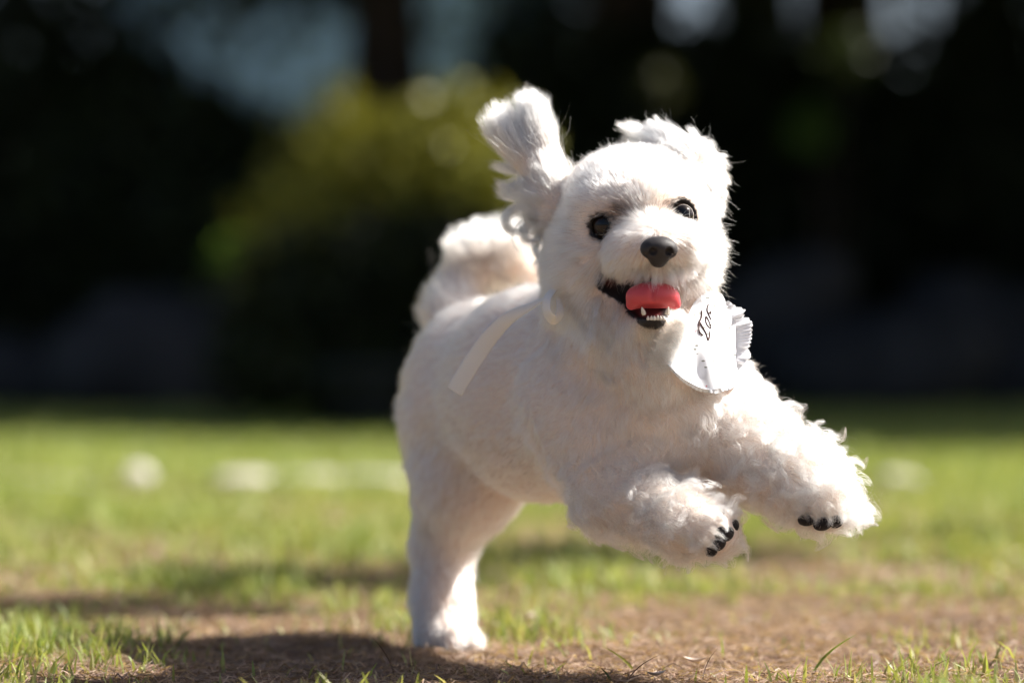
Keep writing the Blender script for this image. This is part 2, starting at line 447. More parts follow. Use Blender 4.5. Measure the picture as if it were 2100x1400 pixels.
# ---- pale edging stones half sunk in the lawn
def lump(c, r, seed, nu=18, nv=10, rough=.16):
    V, F = [], []
    for j in range(nv + 1):
        th = math.pi * j / nv
        for i in range(nu):
            ph = 2 * math.pi * i / nu
            d = np.array([math.sin(th) * math.cos(ph), math.sin(th) * math.sin(ph), math.cos(th)])
            d2 = np.sign(d) * np.abs(d) ** .75
            V.append(d2)
    V = np.array(V); V *= (1 + rough * noise(V, .45, seed) + rough * .5 * noise(V, 1.1, seed + 1))[:, None]
    V = V * np.asarray(r) + c
    for j in range(nv):
        for i in range(nu):
            i2 = (i + 1) % nu; F.append((j * nu + i, (j + 1) * nu + i, (j + 1) * nu + i2, j * nu + i2))
    return V, np.array(F)
stones = [(500, .070, .022, 'pale flat edging stone at the open end of the row'), (632, .070, .022, 'pale flat edging stone in the middle of the row'),
          (765, .075, .022, 'pale flat edging stone of the row closest to the hind leg'), (284, .030, .030, 'small white rounded stone standing apart from the edging row'),
          (70, .065, .012, 'low grey stone sunk deep in the grass'), (165, .040, .010, 'low grey stone beside the deeply sunk one'), (1845, .044, .022, 'pale stone on the lawn beyond the outstretched front paw')]
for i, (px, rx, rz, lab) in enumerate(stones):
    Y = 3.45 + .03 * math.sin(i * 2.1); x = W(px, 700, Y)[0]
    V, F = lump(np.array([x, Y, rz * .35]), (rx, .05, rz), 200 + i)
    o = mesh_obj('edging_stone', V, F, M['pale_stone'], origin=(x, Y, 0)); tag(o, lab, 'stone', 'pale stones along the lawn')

# ---- foliage and trees
BEAMS = []                                            # gaps in the canopy through which single sunbeams reach the shrubs
SUNV = np.array(sv)
def leaf_cloud(ells, n, size, ca, cb, seed, shell=.45, aspect=.6, droop=0.0):
    r = np.random.default_rng(seed)
    vol = np.array([np.prod(e[1]) ** .8 for e in ells]); ei = r.choice(len(ells), n, p=vol / vol.sum())
    c = np.array([e[0] for e in ells])[ei]; rad = np.array([e[1] for e in ells])[ei]
    d = unit(r.normal(size=(n, 3))); rr = r.random((n, 1)) ** shell
    P = c + d * rr * rad * (1 + .18 * noise(d * 2 + ei[:, None], 1.3, seed % 50)[:, None])
    u = unit(r.normal(size=(n, 3)) + np.array([0, 0, droop])); w = unit(np.cross(u, r.normal(size=(n, 3))))
    s = size * r.uniform(.55, 1.25, (n, 1))
    V = np.stack([P - u * s * .5, P + w * s * aspect * .5, P + u * s * .5, P - w * s * aspect * .5], 1)
    col = ca + (cb - ca) * r.random((n, 1)); col = col * r.uniform(.7, 1.3, (n, 1)) * (1 + .25 * noise(P, .8, seed % 40 + 3)[:, None])
    return V, col
def cloud_obj(name, V, col, parent, mat='leaf'):
    n = len(V)
    return mesh_obj(name, V.reshape(-1, 3), np.arange(n * 4).reshape(n, 4), M[mat], parent, smooth=False, colors=np.repeat(col, 4, axis=0))
def cull(V, col):
    c = V.mean(1); keep = np.ones(len(c), bool)
    for b_, rad in BEAMS:
        q = c - b_; t = q @ SUNV; dist = np.linalg.norm(q - t[:, None] * SUNV, axis=1)
        keep &= ~((dist < rad) & (t > .25))
    return V[keep], col[keep]
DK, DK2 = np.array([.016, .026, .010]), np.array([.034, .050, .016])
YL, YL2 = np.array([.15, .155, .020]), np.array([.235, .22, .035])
def tree(x, y, r0, hgt, crown, n, label, seed, lowest=2.3, ca=DK, cb=DK2):
    r = np.random.default_rng(seed)
    t = thing('tree', (x, y, 0), label, 'tree', 'trees shading the far end of the lawn')
    Vs, Fs, lc = [], [], 0
    tt = np.linspace(0, 1, 12)
    path = np.stack([x + .10 * np.sin(tt * 3 + seed) * tt, y + .10 * np.cos(tt * 2.5 + seed) * tt, tt * hgt * .8 - .05], 1)
    V, F = tube(path, r0 * (1 - .62 * tt) + r0 * .55 * np.exp(-tt * 18), 12); V = V + (noise(V, 1.6, seed)[:, None] * .018)
    Vs.append(V); Fs += F; lc = len(V)
    ells = []
    for i in range(9):
        f = r.uniform(.42, .98); p0 = np.array([np.interp(f, tt, path[:, j]) for j in range(3)])
        a = i * 2.4 + r.uniform(-.4, .4); L_ = crown * r.uniform(.55, .95)
        p2 = p0 + np.array([math.cos(a) * L_, math.sin(a) * L_, L_ * r.uniform(.15, .55)]); p1 = (p0 + p2) / 2 + np.array([0, 0, .12 * L_])
        V, F = tube(spline([p0, p1, p2], 8), np.linspace(r0 * .34, r0 * .06, 8), 7)
        Vs.append(V); Fs += [tuple(q + lc for q in f_) for f_ in F]; lc += len(V)
        rad = crown * r.uniform(.42, .62); p2 = p2.copy(); p2[2] = max(p2[2], lowest + rad * .62)
        ells.append((p2, np.array([rad, rad, rad * .72])))
    ells.append((np.array([x, y, hgt * .86]), np.array([crown * .7, crown * .7, crown * .55])))
    mesh_obj('trunk', np.vstack(Vs), Fs, M['bark'], t)
    V, col = leaf_cloud(ells, n, .27, ca, cb, seed); V, col = cull(V, col)
    cloud_obj('crown', V, col, t)
    return t
def shrub(name, x, y, ells, n, size, label, cat, seed, ca=DK, cb=DK2, group=None, aspect=.6, stems=5):
    r = np.random.default_rng(seed)
    t = thing(name, (x, y, 0), label, cat, group)
    top = max(e[0][2] for e in ells)
    for i in range(stems):
        a = r.uniform(0, 6.28); e = ells[i % len(ells)][0]
        p = spline([np.array([x + .05 * math.cos(a), y + .05 * math.sin(a), -.03]), np.array([(x + e[0]) / 2, (y + e[1]) / 2, e[2] * .5]) + r.normal(0, .03, 3), np.array(e)], 8)
        V, F = tube(p, np.linspace(.022, .006, 8), 6); mesh_obj('stem', V, F, M['bark'], t)
    V, col = leaf_cloud(ells, n, size, ca, cb, seed, shell=.38, aspect=aspect); V = V[:]; m = V[..., 2].min(1) > .01
    cloud_obj('foliage', V[m], col[m], t)
    return t
EL = lambda px, py, Y, rx, ry, rz: (W(px, py, Y), np.array([rx, ry, rz]))
# sunbeams: shrub crest, and single lit sprigs
SHRUB_Y = 7.5
BEAMS += [(W(880, 270, SHRUB_Y), .38), (W(990, 300, SHRUB_Y), .40), (W(760, 270, SHRUB_Y), .26)]
BEAMS += [(W(480, 520, 8.6), .20), (W(1665, 265, 11.0), .28), (W(1345, 178, 11.0), .20), (W(1730, 110, 11.2), .24)]

TREES = [(-.62, 12.2, .23, 7.5, 2.9, 'thick dark trunk standing behind the sunlit yellow green shrub'),
         (.62, 13.0, .30, 8.0, 3.0, 'thickest dark trunk rising behind the head of the dog'),
         (-3.4, 12.6, .20, 7.0, 2.9, 'dark tree whose low crown hangs over the grey boulder'),
         (3.1, 11.4, .20, 7.2, 2.8, 'dark tree whose trunk stands beyond the rocks on the lit sprig side'),
         (5.3, 10.3, .22, 7.5, 2.7, 'tall tree closing the row beyond the rocks on the sunny side'),
         (7.4, 10.8, .22, 7.5, 3.0, 'tall tree second from the end of the sunny side row'),
         (5.0, 14.2, .22, 8.0, 3.1, 'tall tree behind the sunny side row'),
         (8.8, 14.6, .22, 8.0, 3.1, 'tall tree at the far end of the sunny side row'),
         (1.9, 15.6, .18, 7.5, 2.6, 'slim tree with sky showing between its low leaves'),
         (-6.3, 11.6, .22, 7.5, 3.0, 'wide tree at the shaded end of the row'),
         (3.2, 9.7, .20, 7.0, 2.2, 'tall tree nearest the lawn on the sunny side'),
         (5.8, 9.4, .20, 7.2, 2.6, 'tall tree beside the lawn at the corner of the sunny side row'),
         (2.6, 18.5, .2, 8.0, 3.2, 'dark tree standing far behind the hedge on the sunny side')]
for i, (x, y, r0, h, cr, lab) in enumerate(TREES):
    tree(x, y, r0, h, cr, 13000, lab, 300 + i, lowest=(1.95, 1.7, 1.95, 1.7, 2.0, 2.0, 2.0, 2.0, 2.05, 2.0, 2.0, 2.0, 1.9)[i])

# sunlit shrub behind the dog
Y = SHRUB_Y
shrub('shrub', W(850, 0, Y)[0], Y, [EL(720, 330, Y, .26, .25, .22), EL(840, 330, Y, .30, .28, .22), EL(960, 290, Y, .26, .25, .20), EL(1030, 360, Y, .22, .25, .2), EL(690, 250, Y, .12, .15, .16), EL(930, 230, Y, .13, .13, .12),
      EL(640, 520, Y, .30, .3, .34), EL(800, 560, Y, .36, .3, .40), EL(980, 560, Y, .36, .3, .40), EL(760, 740, Y, .40, .3, .24), EL(960, 740, Y, .34, .3, .24)], 9000, .062,
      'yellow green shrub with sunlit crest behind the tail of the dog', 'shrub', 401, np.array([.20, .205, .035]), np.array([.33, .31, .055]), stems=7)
Yd = SHRUB_Y - .45  # dark foliage added below the lit crest, standing in for its shade
shrub('shade_shrub', W(800, 0, Yd)[0], Yd, [EL(620, 600, Yd, .30, .22, .22), EL(780, 560, Yd, .30, .22, .22), EL(930, 560, Yd, .30, .22, .24), EL(700, 740, Yd, .34, .25, .22), EL(900, 740, Yd, .34, .25, .22), EL(560, 740, Yd, .24, .22, .2)], 5200, .07,
      'low dark shrub added to stand in for shade below the sunlit yellow green one', 'shrub', 403, DK * .6, DK2 * .6, stems=6)
# dark hedge shrubs across the back, tops following the skyline
HED = [(-40, -120, 12.0, .9, 'dark evergreen shrub at the shaded end of the hedge'), (120, -60, 11.6, .62, 'dark evergreen shrub behind the grey boulder'), (300, 110, 11.4, .46, 'dark shrub below the edge of the pale wall away from the trunk'),
       (440, 190, 11.2, .45, 'dark shrub whose sloping top meets the pale wall'), (590, 280, 11.0, .40, 'dark shrub between the pale wall and the yellow green shrub'),
       (1130, 100, 12.2, .52, 'dark shrub between the sunlit shrub and the thickest trunk'), (1330, 60, 12.4, .50, 'dark shrub beside the thickest trunk, just below the olive sprig'),
       (1510, 10, 12.6, .46, 'dark shrub next to the brightest sprig'), (1700, 130, 13.2, .50, 'dark shrub under the bright gaps of sky'), (1890, 70, 12.8, .56, 'dark shrub beyond the outstretched paw'), (2110, -60, 12.4, .70, 'tall dark shrub ending the hedge on the sunny side'),
       (1130, -160, 16.0, .52, 'tall dark shrub in the back row behind the head of the dog'), (1550, -160, 16.2, .26, 'narrow tall dark shrub in the back row between two gaps of sky'), (1745, -60, 16.0, .12, 'thin dark shrub in the back row splitting the bright gap of sky'), (2040, -160, 16.2, .38, 'tall dark shrub in the back row beyond the bright gaps of sky'),
       (-330, -110, 12.2, .8, 'dark shrub first beyond the shaded end of the hedge'), (-620, -80, 12.4, .8, 'dark shrub second beyond the shaded end of the hedge'), (-920, -120, 12.2, .85, 'dark shrub third beyond the shaded end of the hedge'), (-1230, -90, 12.4, .85, 'dark shrub last beyond the shaded end of the hedge'), (2420, -90, 12.6, .8, 'dark shrub first beyond the sunny end of the hedge'), (2720, -70, 12.8, .8, 'dark shrub last beyond the sunny end of the hedge')]
for i, (px, py, Y, rx, lab) in enumerate(HED):
    top = W(px, py, Y); x = top[0]; zt = top[2]
    ells = [(np.array([x, Y, zt * .80]), np.array([rx, .45, zt * .24])), (np.array([x - rx * .35, Y - .15, zt * .52]), np.array([rx * 1.05, .5, zt * .34])), (np.array([x + rx * .3, Y + .1, zt * .24]), np.array([rx * 1.1, .5, zt * .26]))]
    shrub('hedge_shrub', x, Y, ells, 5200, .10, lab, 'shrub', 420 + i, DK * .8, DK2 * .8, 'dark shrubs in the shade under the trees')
# lit sprigs
for px, py, Y, rr, lab, sd_, ca, cb in ((480, 522, 8.6, .085, 'small bright green sprig glowing in the dark beside the boulder', 441, np.array([.10, .19, .02]), np.array([.18, .27, .03])),
                                 (1665, 265, 11.0, .12, 'bright green spray of leaves lit against the dark hedge', 442, np.array([.06, .11, .015]), np.array([.10, .17, .03])),
                                 (1345, 178, 11.0, .10, 'dull olive sprig above the head of the dog', 443, np.array([.07, .08, .03]), np.array([.11, .115, .045])),
                                 (1735, 112, 11.2, .13, 'pale green spray of leaves below the bright gaps of sky', 444, np.array([.05, .075, .02]), np.array([.09, .12, .04]))):
    c = W(px, py, Y)
    shrub('sapling', c[0], Y, [(c, np.array([rr, rr, rr]))], 320, .06, lab, 'sapling', sd_, ca, cb, stems=2)

# ---- boulders in the shade
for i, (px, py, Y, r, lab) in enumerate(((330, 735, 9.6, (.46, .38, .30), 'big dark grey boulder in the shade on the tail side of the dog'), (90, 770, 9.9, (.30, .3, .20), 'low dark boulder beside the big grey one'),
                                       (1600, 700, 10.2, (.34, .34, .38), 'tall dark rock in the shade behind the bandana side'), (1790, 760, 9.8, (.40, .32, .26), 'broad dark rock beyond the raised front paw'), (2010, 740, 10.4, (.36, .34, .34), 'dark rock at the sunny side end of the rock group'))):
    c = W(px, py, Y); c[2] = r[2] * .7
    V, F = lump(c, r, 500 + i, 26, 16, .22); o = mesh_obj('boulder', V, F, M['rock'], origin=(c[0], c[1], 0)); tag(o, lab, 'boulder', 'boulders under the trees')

# ---- dark bowl planter on the lawn edge
Y = 7.0; px = 752; c = np.array([W(px, 0, Y)[0], Y, 0.0])
pt = thing('planter', c, 'dark glazed bowl planter on the lawn behind the hind leg', 'planter')
prof = [(.001, .0), (.11, .0), (.115, .012), (.13, .03), (.165, .10), (.185, .17), (.195, .195), (.205, .20), (.205, .225), (.188, .228), (.178, .20), (.16, .185), (.001, .185)]
def lathe(prof, c, n=40):
    V, F = [], []
    for r_, z in prof:
        for i in range(n): V.append(c + np.array([r_ * math.cos(6.2832 * i / n), r_ * math.sin(6.2832 * i / n), z]))
    for j in range(len(prof) - 1):
        for i in range(n): F.append((j * n + i, j * n + (i + 1) % n, (j + 1) * n + (i + 1) % n, (j + 1) * n + i))
    return np.array(V), np.array(F)
V, F = lathe(prof, c); mesh_obj('bowl', V, F, M['pot'], pt)
V, F = lathe([(.001, .190), (.08, .197), (.172, .192), (.176, .185)], c); mesh_obj('soil', V, F, M['bark'], pt)
V, col = leaf_cloud([(c + np.array([.02, 0, .26]), np.array([.15, .14, .07]))], 500, .05, DK, DK2 * 1.2, 460); cloud_obj('plant', V, col, pt)
V, F = lump(W(650, 745, 7.0), (.030, .03, .030), 470, rough=.05)

# ---- pale house far behind the trees
HY = 23.0
house = thing('house', (-1.6, HY, 0), 'pale blue grey rendered house glimpsed between the dark trees', 'house')
def box(a, b):
    (x0, y0, z0), (x1, y1, z1) = a, b
    V = [(x0, y0, z0), (x1, y0, z0), (x1, y1, z0), (x0, y1, z0), (x0, y0, z1), (x1, y0, z1), (x1, y1, z1), (x0, y1, z1)]
    return np.array(V, float), [(0, 3, 2, 1), (4, 5, 6, 7), (0, 1, 5, 4), (1, 2, 6, 5), (2, 3, 7, 6), (3, 0, 4, 7)]
def boxp(name, a, b, mat, parent): V, F = box(a, b); return mesh_obj(name, V, F, M[mat], parent, smooth=False)
boxp('wall', (-3.6, HY, 0), (.5, HY + 5, 4.6), 'wall', house)
V = np.array([(-3.9, HY - .4, 4.55), (.8, HY - .4, 4.55), (.8, HY + 5.4, 4.55), (-3.9, HY + 5.4, 4.55), (-3.9, HY + 2.5, 6.2), (.8, HY + 2.5, 6.2)])
mesh_obj('roof', V, [(0, 1, 5, 4), (2, 3, 4, 5), (0, 4, 3), (1, 2, 5), (3, 2, 1, 0)], M['roof'], house, smooth=False)
for x0 in (-3.1, -.9):
    wn = boxp('window', (x0, HY - .04, 1.0), (x0 + 1.0, HY + .02, 2.15), 'trim', house)
    boxp('pane', (x0 + .07, HY - .055, 1.07), (x0 + .47, HY - .042, 2.08), 'glass', wn); boxp('pane', (x0 + .53, HY - .055, 1.07), (x0 + .93, HY - .042, 2.08), 'glass', wn)

# ---- young tree standing beside the lawn, out of the picture, whose shade crosses the grass
yt = thing('young_tree', (3.7, 2.75, 0), 'slender young tree standing beside the sunny side of the lawn', 'tree')
V, F = tube(spline([(3.7, 2.75, -.05), (3.68, 2.72, 1.4), (3.5, 2.5, 2.5), (3.2, 2.2, 3.1), (2.6, 1.4, 3.2)], 20), np.linspace(.06, .015, 20), 9); mesh_obj('trunk', V, F, M['bark'], yt)
V, col = leaf_cloud([(np.array([3.15, 2.10, 3.1]), np.array([.24, .22, .20])), (np.array([2.85, 1.72, 3.15]), np.array([.22, .20, .16])), (np.array([2.55, 1.36, 3.15]), np.array([.24, .17, .14])), (np.array([2.2, 1.15, 3.15]), np.array([.22, .15, .12]))], 2600, .055, DK * 2, DK2 * 2, 480)
cloud_obj('crown', V, col, yt)

# ================================================================== THE DOG
def cone(a, ra, b, rb, k=0.03, **kw): return dict(a=np.asarray(a), ra=ra, b=np.asarray(b), rb=rb, k=k, **kw)
def ell(a, r, k=0.03, A=None, **kw): return dict(a=np.asarray(a), r=np.asarray(r, float), k=k, A=A, **kw)
def axes(z, y=(0, 1, 0)):
    """rows: x', y', z' with z' along the given direction"""
    z = unit(z); y = np.asarray(y, float); x = unit(np.cross(y, z)); y = np.cross(z, x)
    return np.array([x, y, z])

NOSE = W(1353, 512, -0.078)
bflow = unit(np.array([-0.50, 0.72, -0.42]))
down = np.array([0, 0, -1.0])
# fur styles: (flow, length, lift, curl, clump)
def st(flow, L, lift, curl, clump, bend=0.5, wob=1.0): return dict(flow=flow, L=L, lift=lift, curl=curl, clump=clump, bend=bend, wob=wob)
BODY = st(bflow, .0125, .42, .0005, .35)
HEAD = st('nose', .0125, .45, .0003, .25)
prims = [
    # trunk
    cone(W(1012, 792, .30), .086, W(1120, 815, .20), .089, .03, **BODY),
    cone(W(1120, 815, .20), .089, W(1275, 850, .095), .082, .03, **BODY),
    ell(W(1365, 838, .05), (.060, .055, .058), .05, **st(down * .6 + np.array([.1, -.1, 0]), .017, .55, .0036, .6, .4, 1.9)),
    cone(W(1275, 760, .10), .068, W(1290, 600, .075), .056, .05, **st(np.array([-.25, .3, -1]), .017, .45, .0016, .4, .5, 1.4)),
    cone(W(1100, 722, .19), .046, W(1230, 705, .12), .052, .05, **BODY),
    # head
    ell(W(1302, 428, .048), (.0655, .062, .0545), .03, **HEAD),
    ell(W(1218, 535, .030), (.034, .040, .040), .03, **st('nose', .022, .5, .0005, .35)),
    ell(W(1400, 520, .026), (.029, .038, .040), .03, **st('nose', .019, .5, .0005, .35)),
    ell(W(1290, 590, .050), (.058, .045, .045), .04, **st(np.array([-.1, .1, -1]), .019, .45, .0010, .4, .5, 1.4)),
    # brow, muzzle bridge, whisker pads
    ell(W(1300, 420, .004), (.045, .022, .020), .03, **HEAD),
    cone(W(1333, 488, -.005), .025, W(1350, 506, -.052), .0165, .02, **st('nose', .013, .45, .0002, .2)),
    ell(W(1306, 513, -.033), (.026, .026, .0225), .015, **st('lip', .018, .30, .0004, .75)),
    ell(W(1394, 508, -.034), (.022, .026, .0215), .015, **st('lip', .017, .30, .0004, .75)),
    # lower jaw and chin ruff
    cone(W(1290, 640, .035), .036, W(1330, 668, -.015), .018, .03, **st(np.array([0, -.15, -1]), .020, .4, .0012, .4, .5, 1.4)),
    cone(W(1325, 652, -.010), .018, W(1338, 650, -.046), .0125, .012, **st(np.array([0, .2, -1]), .014, .3, .0003, .4)),
    cone(W(1290, 690, .030), .045, W(1350, 735, .006), .036, .022, **st(np.array([.1, -.15, -1]), .019, .45, .0020, .45, .5, 1.7)),
    # hind leg on the dog's right, in view
    cone(W(948, 880, .285), .052, W(955, 985, .27), .045, .04, **st(np.array([-.2, .2, -1]), .016, .45, .0006, .4)),
    cone(W(955, 985, .27), .043, W(903, 1110, .295), .0235, .03, **st(np.array([-.2, .2, -1]), .016, .45, .0006, .4)),
    cone(W(903, 1110, .295), .0230, W(898, 1230, .275), .0195, .02, **st(down, .014, .45, .0008, .4)),
    cone(W(898, 1230, .275), .0205, W(900, 1292, .262), .020, .02, **st(down, .013, .45, .0008, .4)),
    cone(W(898, 1297, .262), .0175, W(928, 1309, .235), .013, .015, **st(np.array([.4, -.5, -.6]), .011, .4, .0006, .5)),
    # hind leg on the dog's left, just behind it
    cone(W(1010, 890, .37), .050, W(985, 985, .335), .038, .04, **st(np.array([-.1, .2, -1]), .016, .45, .0006, .4)),
    cone(W(985, 985, .335), .034, W(926, 1100, .325), .021, .025, **st(np.array([-.1, .2, -1]), .015, .45, .0006, .4)),
    cone(W(926, 1100, .325), .021, W(918, 1230, .285), .0180, .016, **st(down, .014, .45, .0008, .4)),
    cone(W(918, 1230, .285), .0180, W(928, 1298, .265), .0170, .016, **st(down, .013, .45, .0008, .4)),
    cone(W(928, 1300, .265), .0165, W(966, 1314, .243), .0115, .012, **st(np.array([.5, -.4, -.5]), .011, .4, .0006, .5)),
    # front leg on the dog's right (nearer the middle of the picture)
    cone(W(1205, 840, .075), .046, W(1262, 1008, .030), .031, .035, **st(np.array([.1, -.1, -1]), .016, .5, .0036, .65, .4, 1.7)),
    cone(W(1262, 1012, .030), .031, W(1400, 1068, -.025), .0235, .025, **st(np.array([.9, -.3, -.45]), .019, .5, .0042, .75, .4, 1.7)),
    cone(W(1400, 1068, -.025), .0235, W(1462, 1089, -.042), .0220, .02, **st(np.array([.9, -.3, -.5]), .018, .42, .0044, .8, .4, 1.5)),
    # front leg on the dog's left
    cone(W(1470, 850, .060), .044, W(1545, 925, .030), .034, .035, **st(np.array([.6, -.2, -.8]), .017, .5, .0036, .65, .4, 1.7)),
    cone(W(1545, 925, .030), .034, W(1630, 975, -.005), .0275, .025, **st(np.array([.8, -.3, -.5]), .021, .5, .0046, .8, .4, 1.7)),
    cone(W(1630, 975, -.005), .0275, W(1692, 1024, -.030), .0245, .02, **st(np.array([.7, -.3, -.5]), .024, .5, .0058, .86, .3, 1.5)),
    # tail stub and curl
    cone(W(935, 640, .365), .030, W(950, 570, .385), .017, .03, **st(np.array([-.3, .3, .9]), .020, .6, .0014, .6)),
]
tail_prims = [
    cone(W(950, 585, .385), .015, W(985, 530, .385), .015, .02, **st('tail', .031, .62, .0024, .70, .5)),
    cone(W(985, 530, .385), .015, W(1045, 520, .375), .013, .02, **st('tail', .031, .62, .0024, .70, .5)),
    cone(W(1045, 520, .375), .013, W(1095, 560, .36), .010, .02, **st('tail', .031, .62, .0024, .70, .5)),
]
earR_dir = unit(W(1072, 225, .085) - W(1150, 405, .062))
earR = [
    cone(W(1146, 402, .064), .013, W(1098, 262, .074), .0135, .012, **st('earfan', .033, .05, .0006, .55, .1, .30)),
    cone(W(1140, 398, .064), .012, W(1046, 288, .074), .0125, .012, **st('earfan', .036, .05, .0007, .60, .1, .35)),
    ell(W(1128, 420, .066), (.013, .011, .026), .02, **st('earlow', .020, .15, .0035, .8, .35, .8)),
]
earL_dir = unit(W(1290, 285, .085) - W(1455, 372, .050))
earL = [
    ell(W(1392, 318, .066), (.034, .020, .018), .02, A=np.array([earL_dir, unit(np.cross(np.cross(earL_dir, [0, 1, 0]), earL_dir)), unit(np.cross(earL_dir, [0, 1, 0]))]),
        **st(earL_dir + np.array([0, .1, .02]), .030, .14, .0008, .8, .3)),
    ell(W(1445, 368, .052), (.015, .018, .024), .02, **st(np.array([.15, .5, -.8]), .018, .30, .0008, .7, .3)),
]
prims_all = prims + tail_prims + earR + earL
EYES = [(W(1243, 462, -.0055), .0124), (W(1397, 443, -.0125), .0115)]
mouth = [
    ell(W(1334, 606, -.045), (.0250, .046, .0195), .006),
    cone(W(1322, 602, -.030), .0145, W(1246, 577, -.008), .0068, .006),
    cone(W(1345, 598, -.040), .0120, W(1391, 578, -.026), .0065, .006),
]
cuts = mouth + [ell(c, (r * 1.02,) * 3, .004) for c, r in EYES]
lo = np.array([-.17, -.12, -.005]); hi = np.array([.36, .47, .545])
BV, BF = grid_union(prims_all, lo, hi, 0.0028, cuts)
print('body', BV.shape, BF.shape)
BN = vnormals(BV, BF)
cav = np.min([prim_sdf(BV, p) for p in mouth], axis=0)
full = sdf_all(BV, prims_all)
tint = np.tile(np.array([.74, .60, .52]), (len(BV), 1))
inm = cav < .0012
depth = np.clip((-full - .004) / .006, 0, 1)[:, None]
tint[inm] = (np.array([.012, .009, .009]) * (1 - depth) + np.array([.17, .035, .035]) * depth)[inm]
lipm = (~inm) & (cav < .0045); tint[lipm] = (.016, .012, .012)
# dark lower lip and chin tip, dark skin round the eyes
chin = np.linalg.norm((BV - W(1338, 655, -.052)) / np.array([.019, .016, .009]), axis=1)
tint[chin < 1] = (.018, .014, .014)
for c, r in EYES:
    d = np.linalg.norm(BV - c, axis=1); tint[d < r + .0055] = (.014, .010, .009)
padspots = []
DOGBASE = W(920, 1330, .25); DOGBASE[2] = 0.0
dog = thing('dog', DOGBASE, 'fluffy white small dog leaping across the lawn with mouth open', 'dog')
body = mesh_obj('body', BV, BF, M['skin'], dog, colors=tint)

# ---- eyes
def eye_mat():
    m, N, L, b = new_mat('dark_eye')
    a = N.new('ShaderNodeAttribute'); a.attribute_name = 'tint'
    L.new(a.outputs['Color'], b.inputs['Base Color'])
    b.inputs['Roughness'].default_value = 0.06; b.inputs['Specular IOR Level'].default_value = 0.38
    return m
M['eye'] = eye_mat()
def uv_sphere(c, r, nu=32, nv=20, A=np.eye(3)):
    V, F = [], []
    r = np.broadcast_to(np.asarray(r, float), (3,))
    for j in range(nv + 1):
        th = math.pi * j / nv
        for i in range(nu):
            ph = 2 * math.pi * i / nu
            V.append(c + A.T @ (r * np.array([math.sin(th) * math.cos(ph), math.sin(th) * math.sin(ph), math.cos(th)])))
    for j in range(nv):
        for i in range(nu):
            i2 = (i + 1) % nu
            F.append((j * nu + i, (j + 1) * nu + i, (j + 1) * nu + i2, j * nu + i2))
    return np.array(V), np.array(F)
gaze = unit(np.array([.10, -1, .12]))
for c, r in EYES:
    V, F = uv_sphere(c, r)
    dt = unit(V - c) @ gaze
    col = np.where(dt[:, None] > .86, np.array([.003, .003, .004]), np.array([.010, .006, .005]))
    col = np.where(dt[:, None] < .42, np.array([.03, .02, .016]), col)
    mesh_obj('eye', V, F, M['eye'], dog, colors=col)

# ---- nose
fwd = unit(np.array([.14, -.97, -.12])); nup = unit(np.array([.05, -.2, 1.0])); nrt = unit(np.cross(fwd, nup)); nup = np.cross(nrt, fwd)
NA = np.array([nrt, fwd, nup])
def nose_fn(P):
    q = (P - NOSE) @ NA.T
    d = ell_sdf(q, np.array([0, -.004, .0015]), (.0150, .0120, .0100))
    d = smin(d, ell_sdf(q, np.array([-.0085, -.003, -.0005]), (.0075, .0085, .0070)), .004)
    d = smin(d, ell_sdf(q, np.array([.0085, -.003, -.0005]), (.0075, .0085, .0070)), .004)
    d = smin(d, ell_sdf(q, np.array([0, -.004, -.0075]), (.0085, .0075, .0085)), .004)
    for s in (-1, 1):
        d = smax(d, -ell_sdf(q, np.array([s * .0070, .0085, -.0015]), (.0038, .0070, .0040)), .0015)
        d = smax(d, -cone_sdf(q, np.array([s * .0075, .007, -.0030]), .0014, np.array([s * .0135, .002, -.0050]), .0010), .0012)
    d = smax(d, -cone_sdf(q, np.array([0, .0105, .001]), .0005, np.array([0, .0050, -.0160]), .0011), .001)
    return d
V, F = sdf_mesh(nose_fn, NOSE - .022, NOSE + .022, .0007)
mesh_obj('nose', V, F, M['nose'], dog)

# ---- tongue and teeth
def tongue_fn(P):
    d = ell_sdf(P, W(1337, 603, -.022), (.019, .028, .0080))
    d = smin(d, ell_sdf(P, W(1338, 607, -.047), (.0225, .0155, .0125)), .006)
    d = smin(d, cone_sdf(P, W(1372, 610, -.046), .0068, W(1386, 624, -.045), .0044), .007)
    d = smin(d, cone_sdf(P, W(1304, 612, -.045), .0068, W(1294, 626, -.042), .0040), .007)
    d = smax(d, -cone_sdf(P, W(1337, 580, -.0600), .0010, W(1339, 634, -.0625), .0011), .0035)
    d = smax(d, -ell_sdf(P, W(1338, 643, -.060), (.019, .020, .0080)), .004)
    return d
tc_ = W(1337, 606, -.035)
V, F = sdf_mesh(tongue_fn, tc_ - .045, tc_ + .045, .0011)
mesh_obj('tongue', V, F, M['tongue'], dog)
def tooth(base, tip, r, n=7):
    t = np.linspace(0, 1, n); pts = base + (tip - base) * t[:, None]
    V, F = tube(pts, r * np.array([.85, 1, .97, .86, .66, .42, .12]), 8)
    mesh_obj('tooth', V, F, M['tooth'], dog)
tooth(W(1321, 645, -.055), W(1316, 629, -.058), .0020)
tooth(W(1367, 644, -.055), W(1371, 629, -.058), .0019)
for i, x in enumerate(np.linspace(1329, 1361, 6)):
    tooth(W(x, 656, -.0590), W(x + (i % 2), 646 + .012 * (x - 1345) ** 2 * .4 + (i * 7 % 3) * .6, -.0600), .0014 + .0002 * (i % 3))

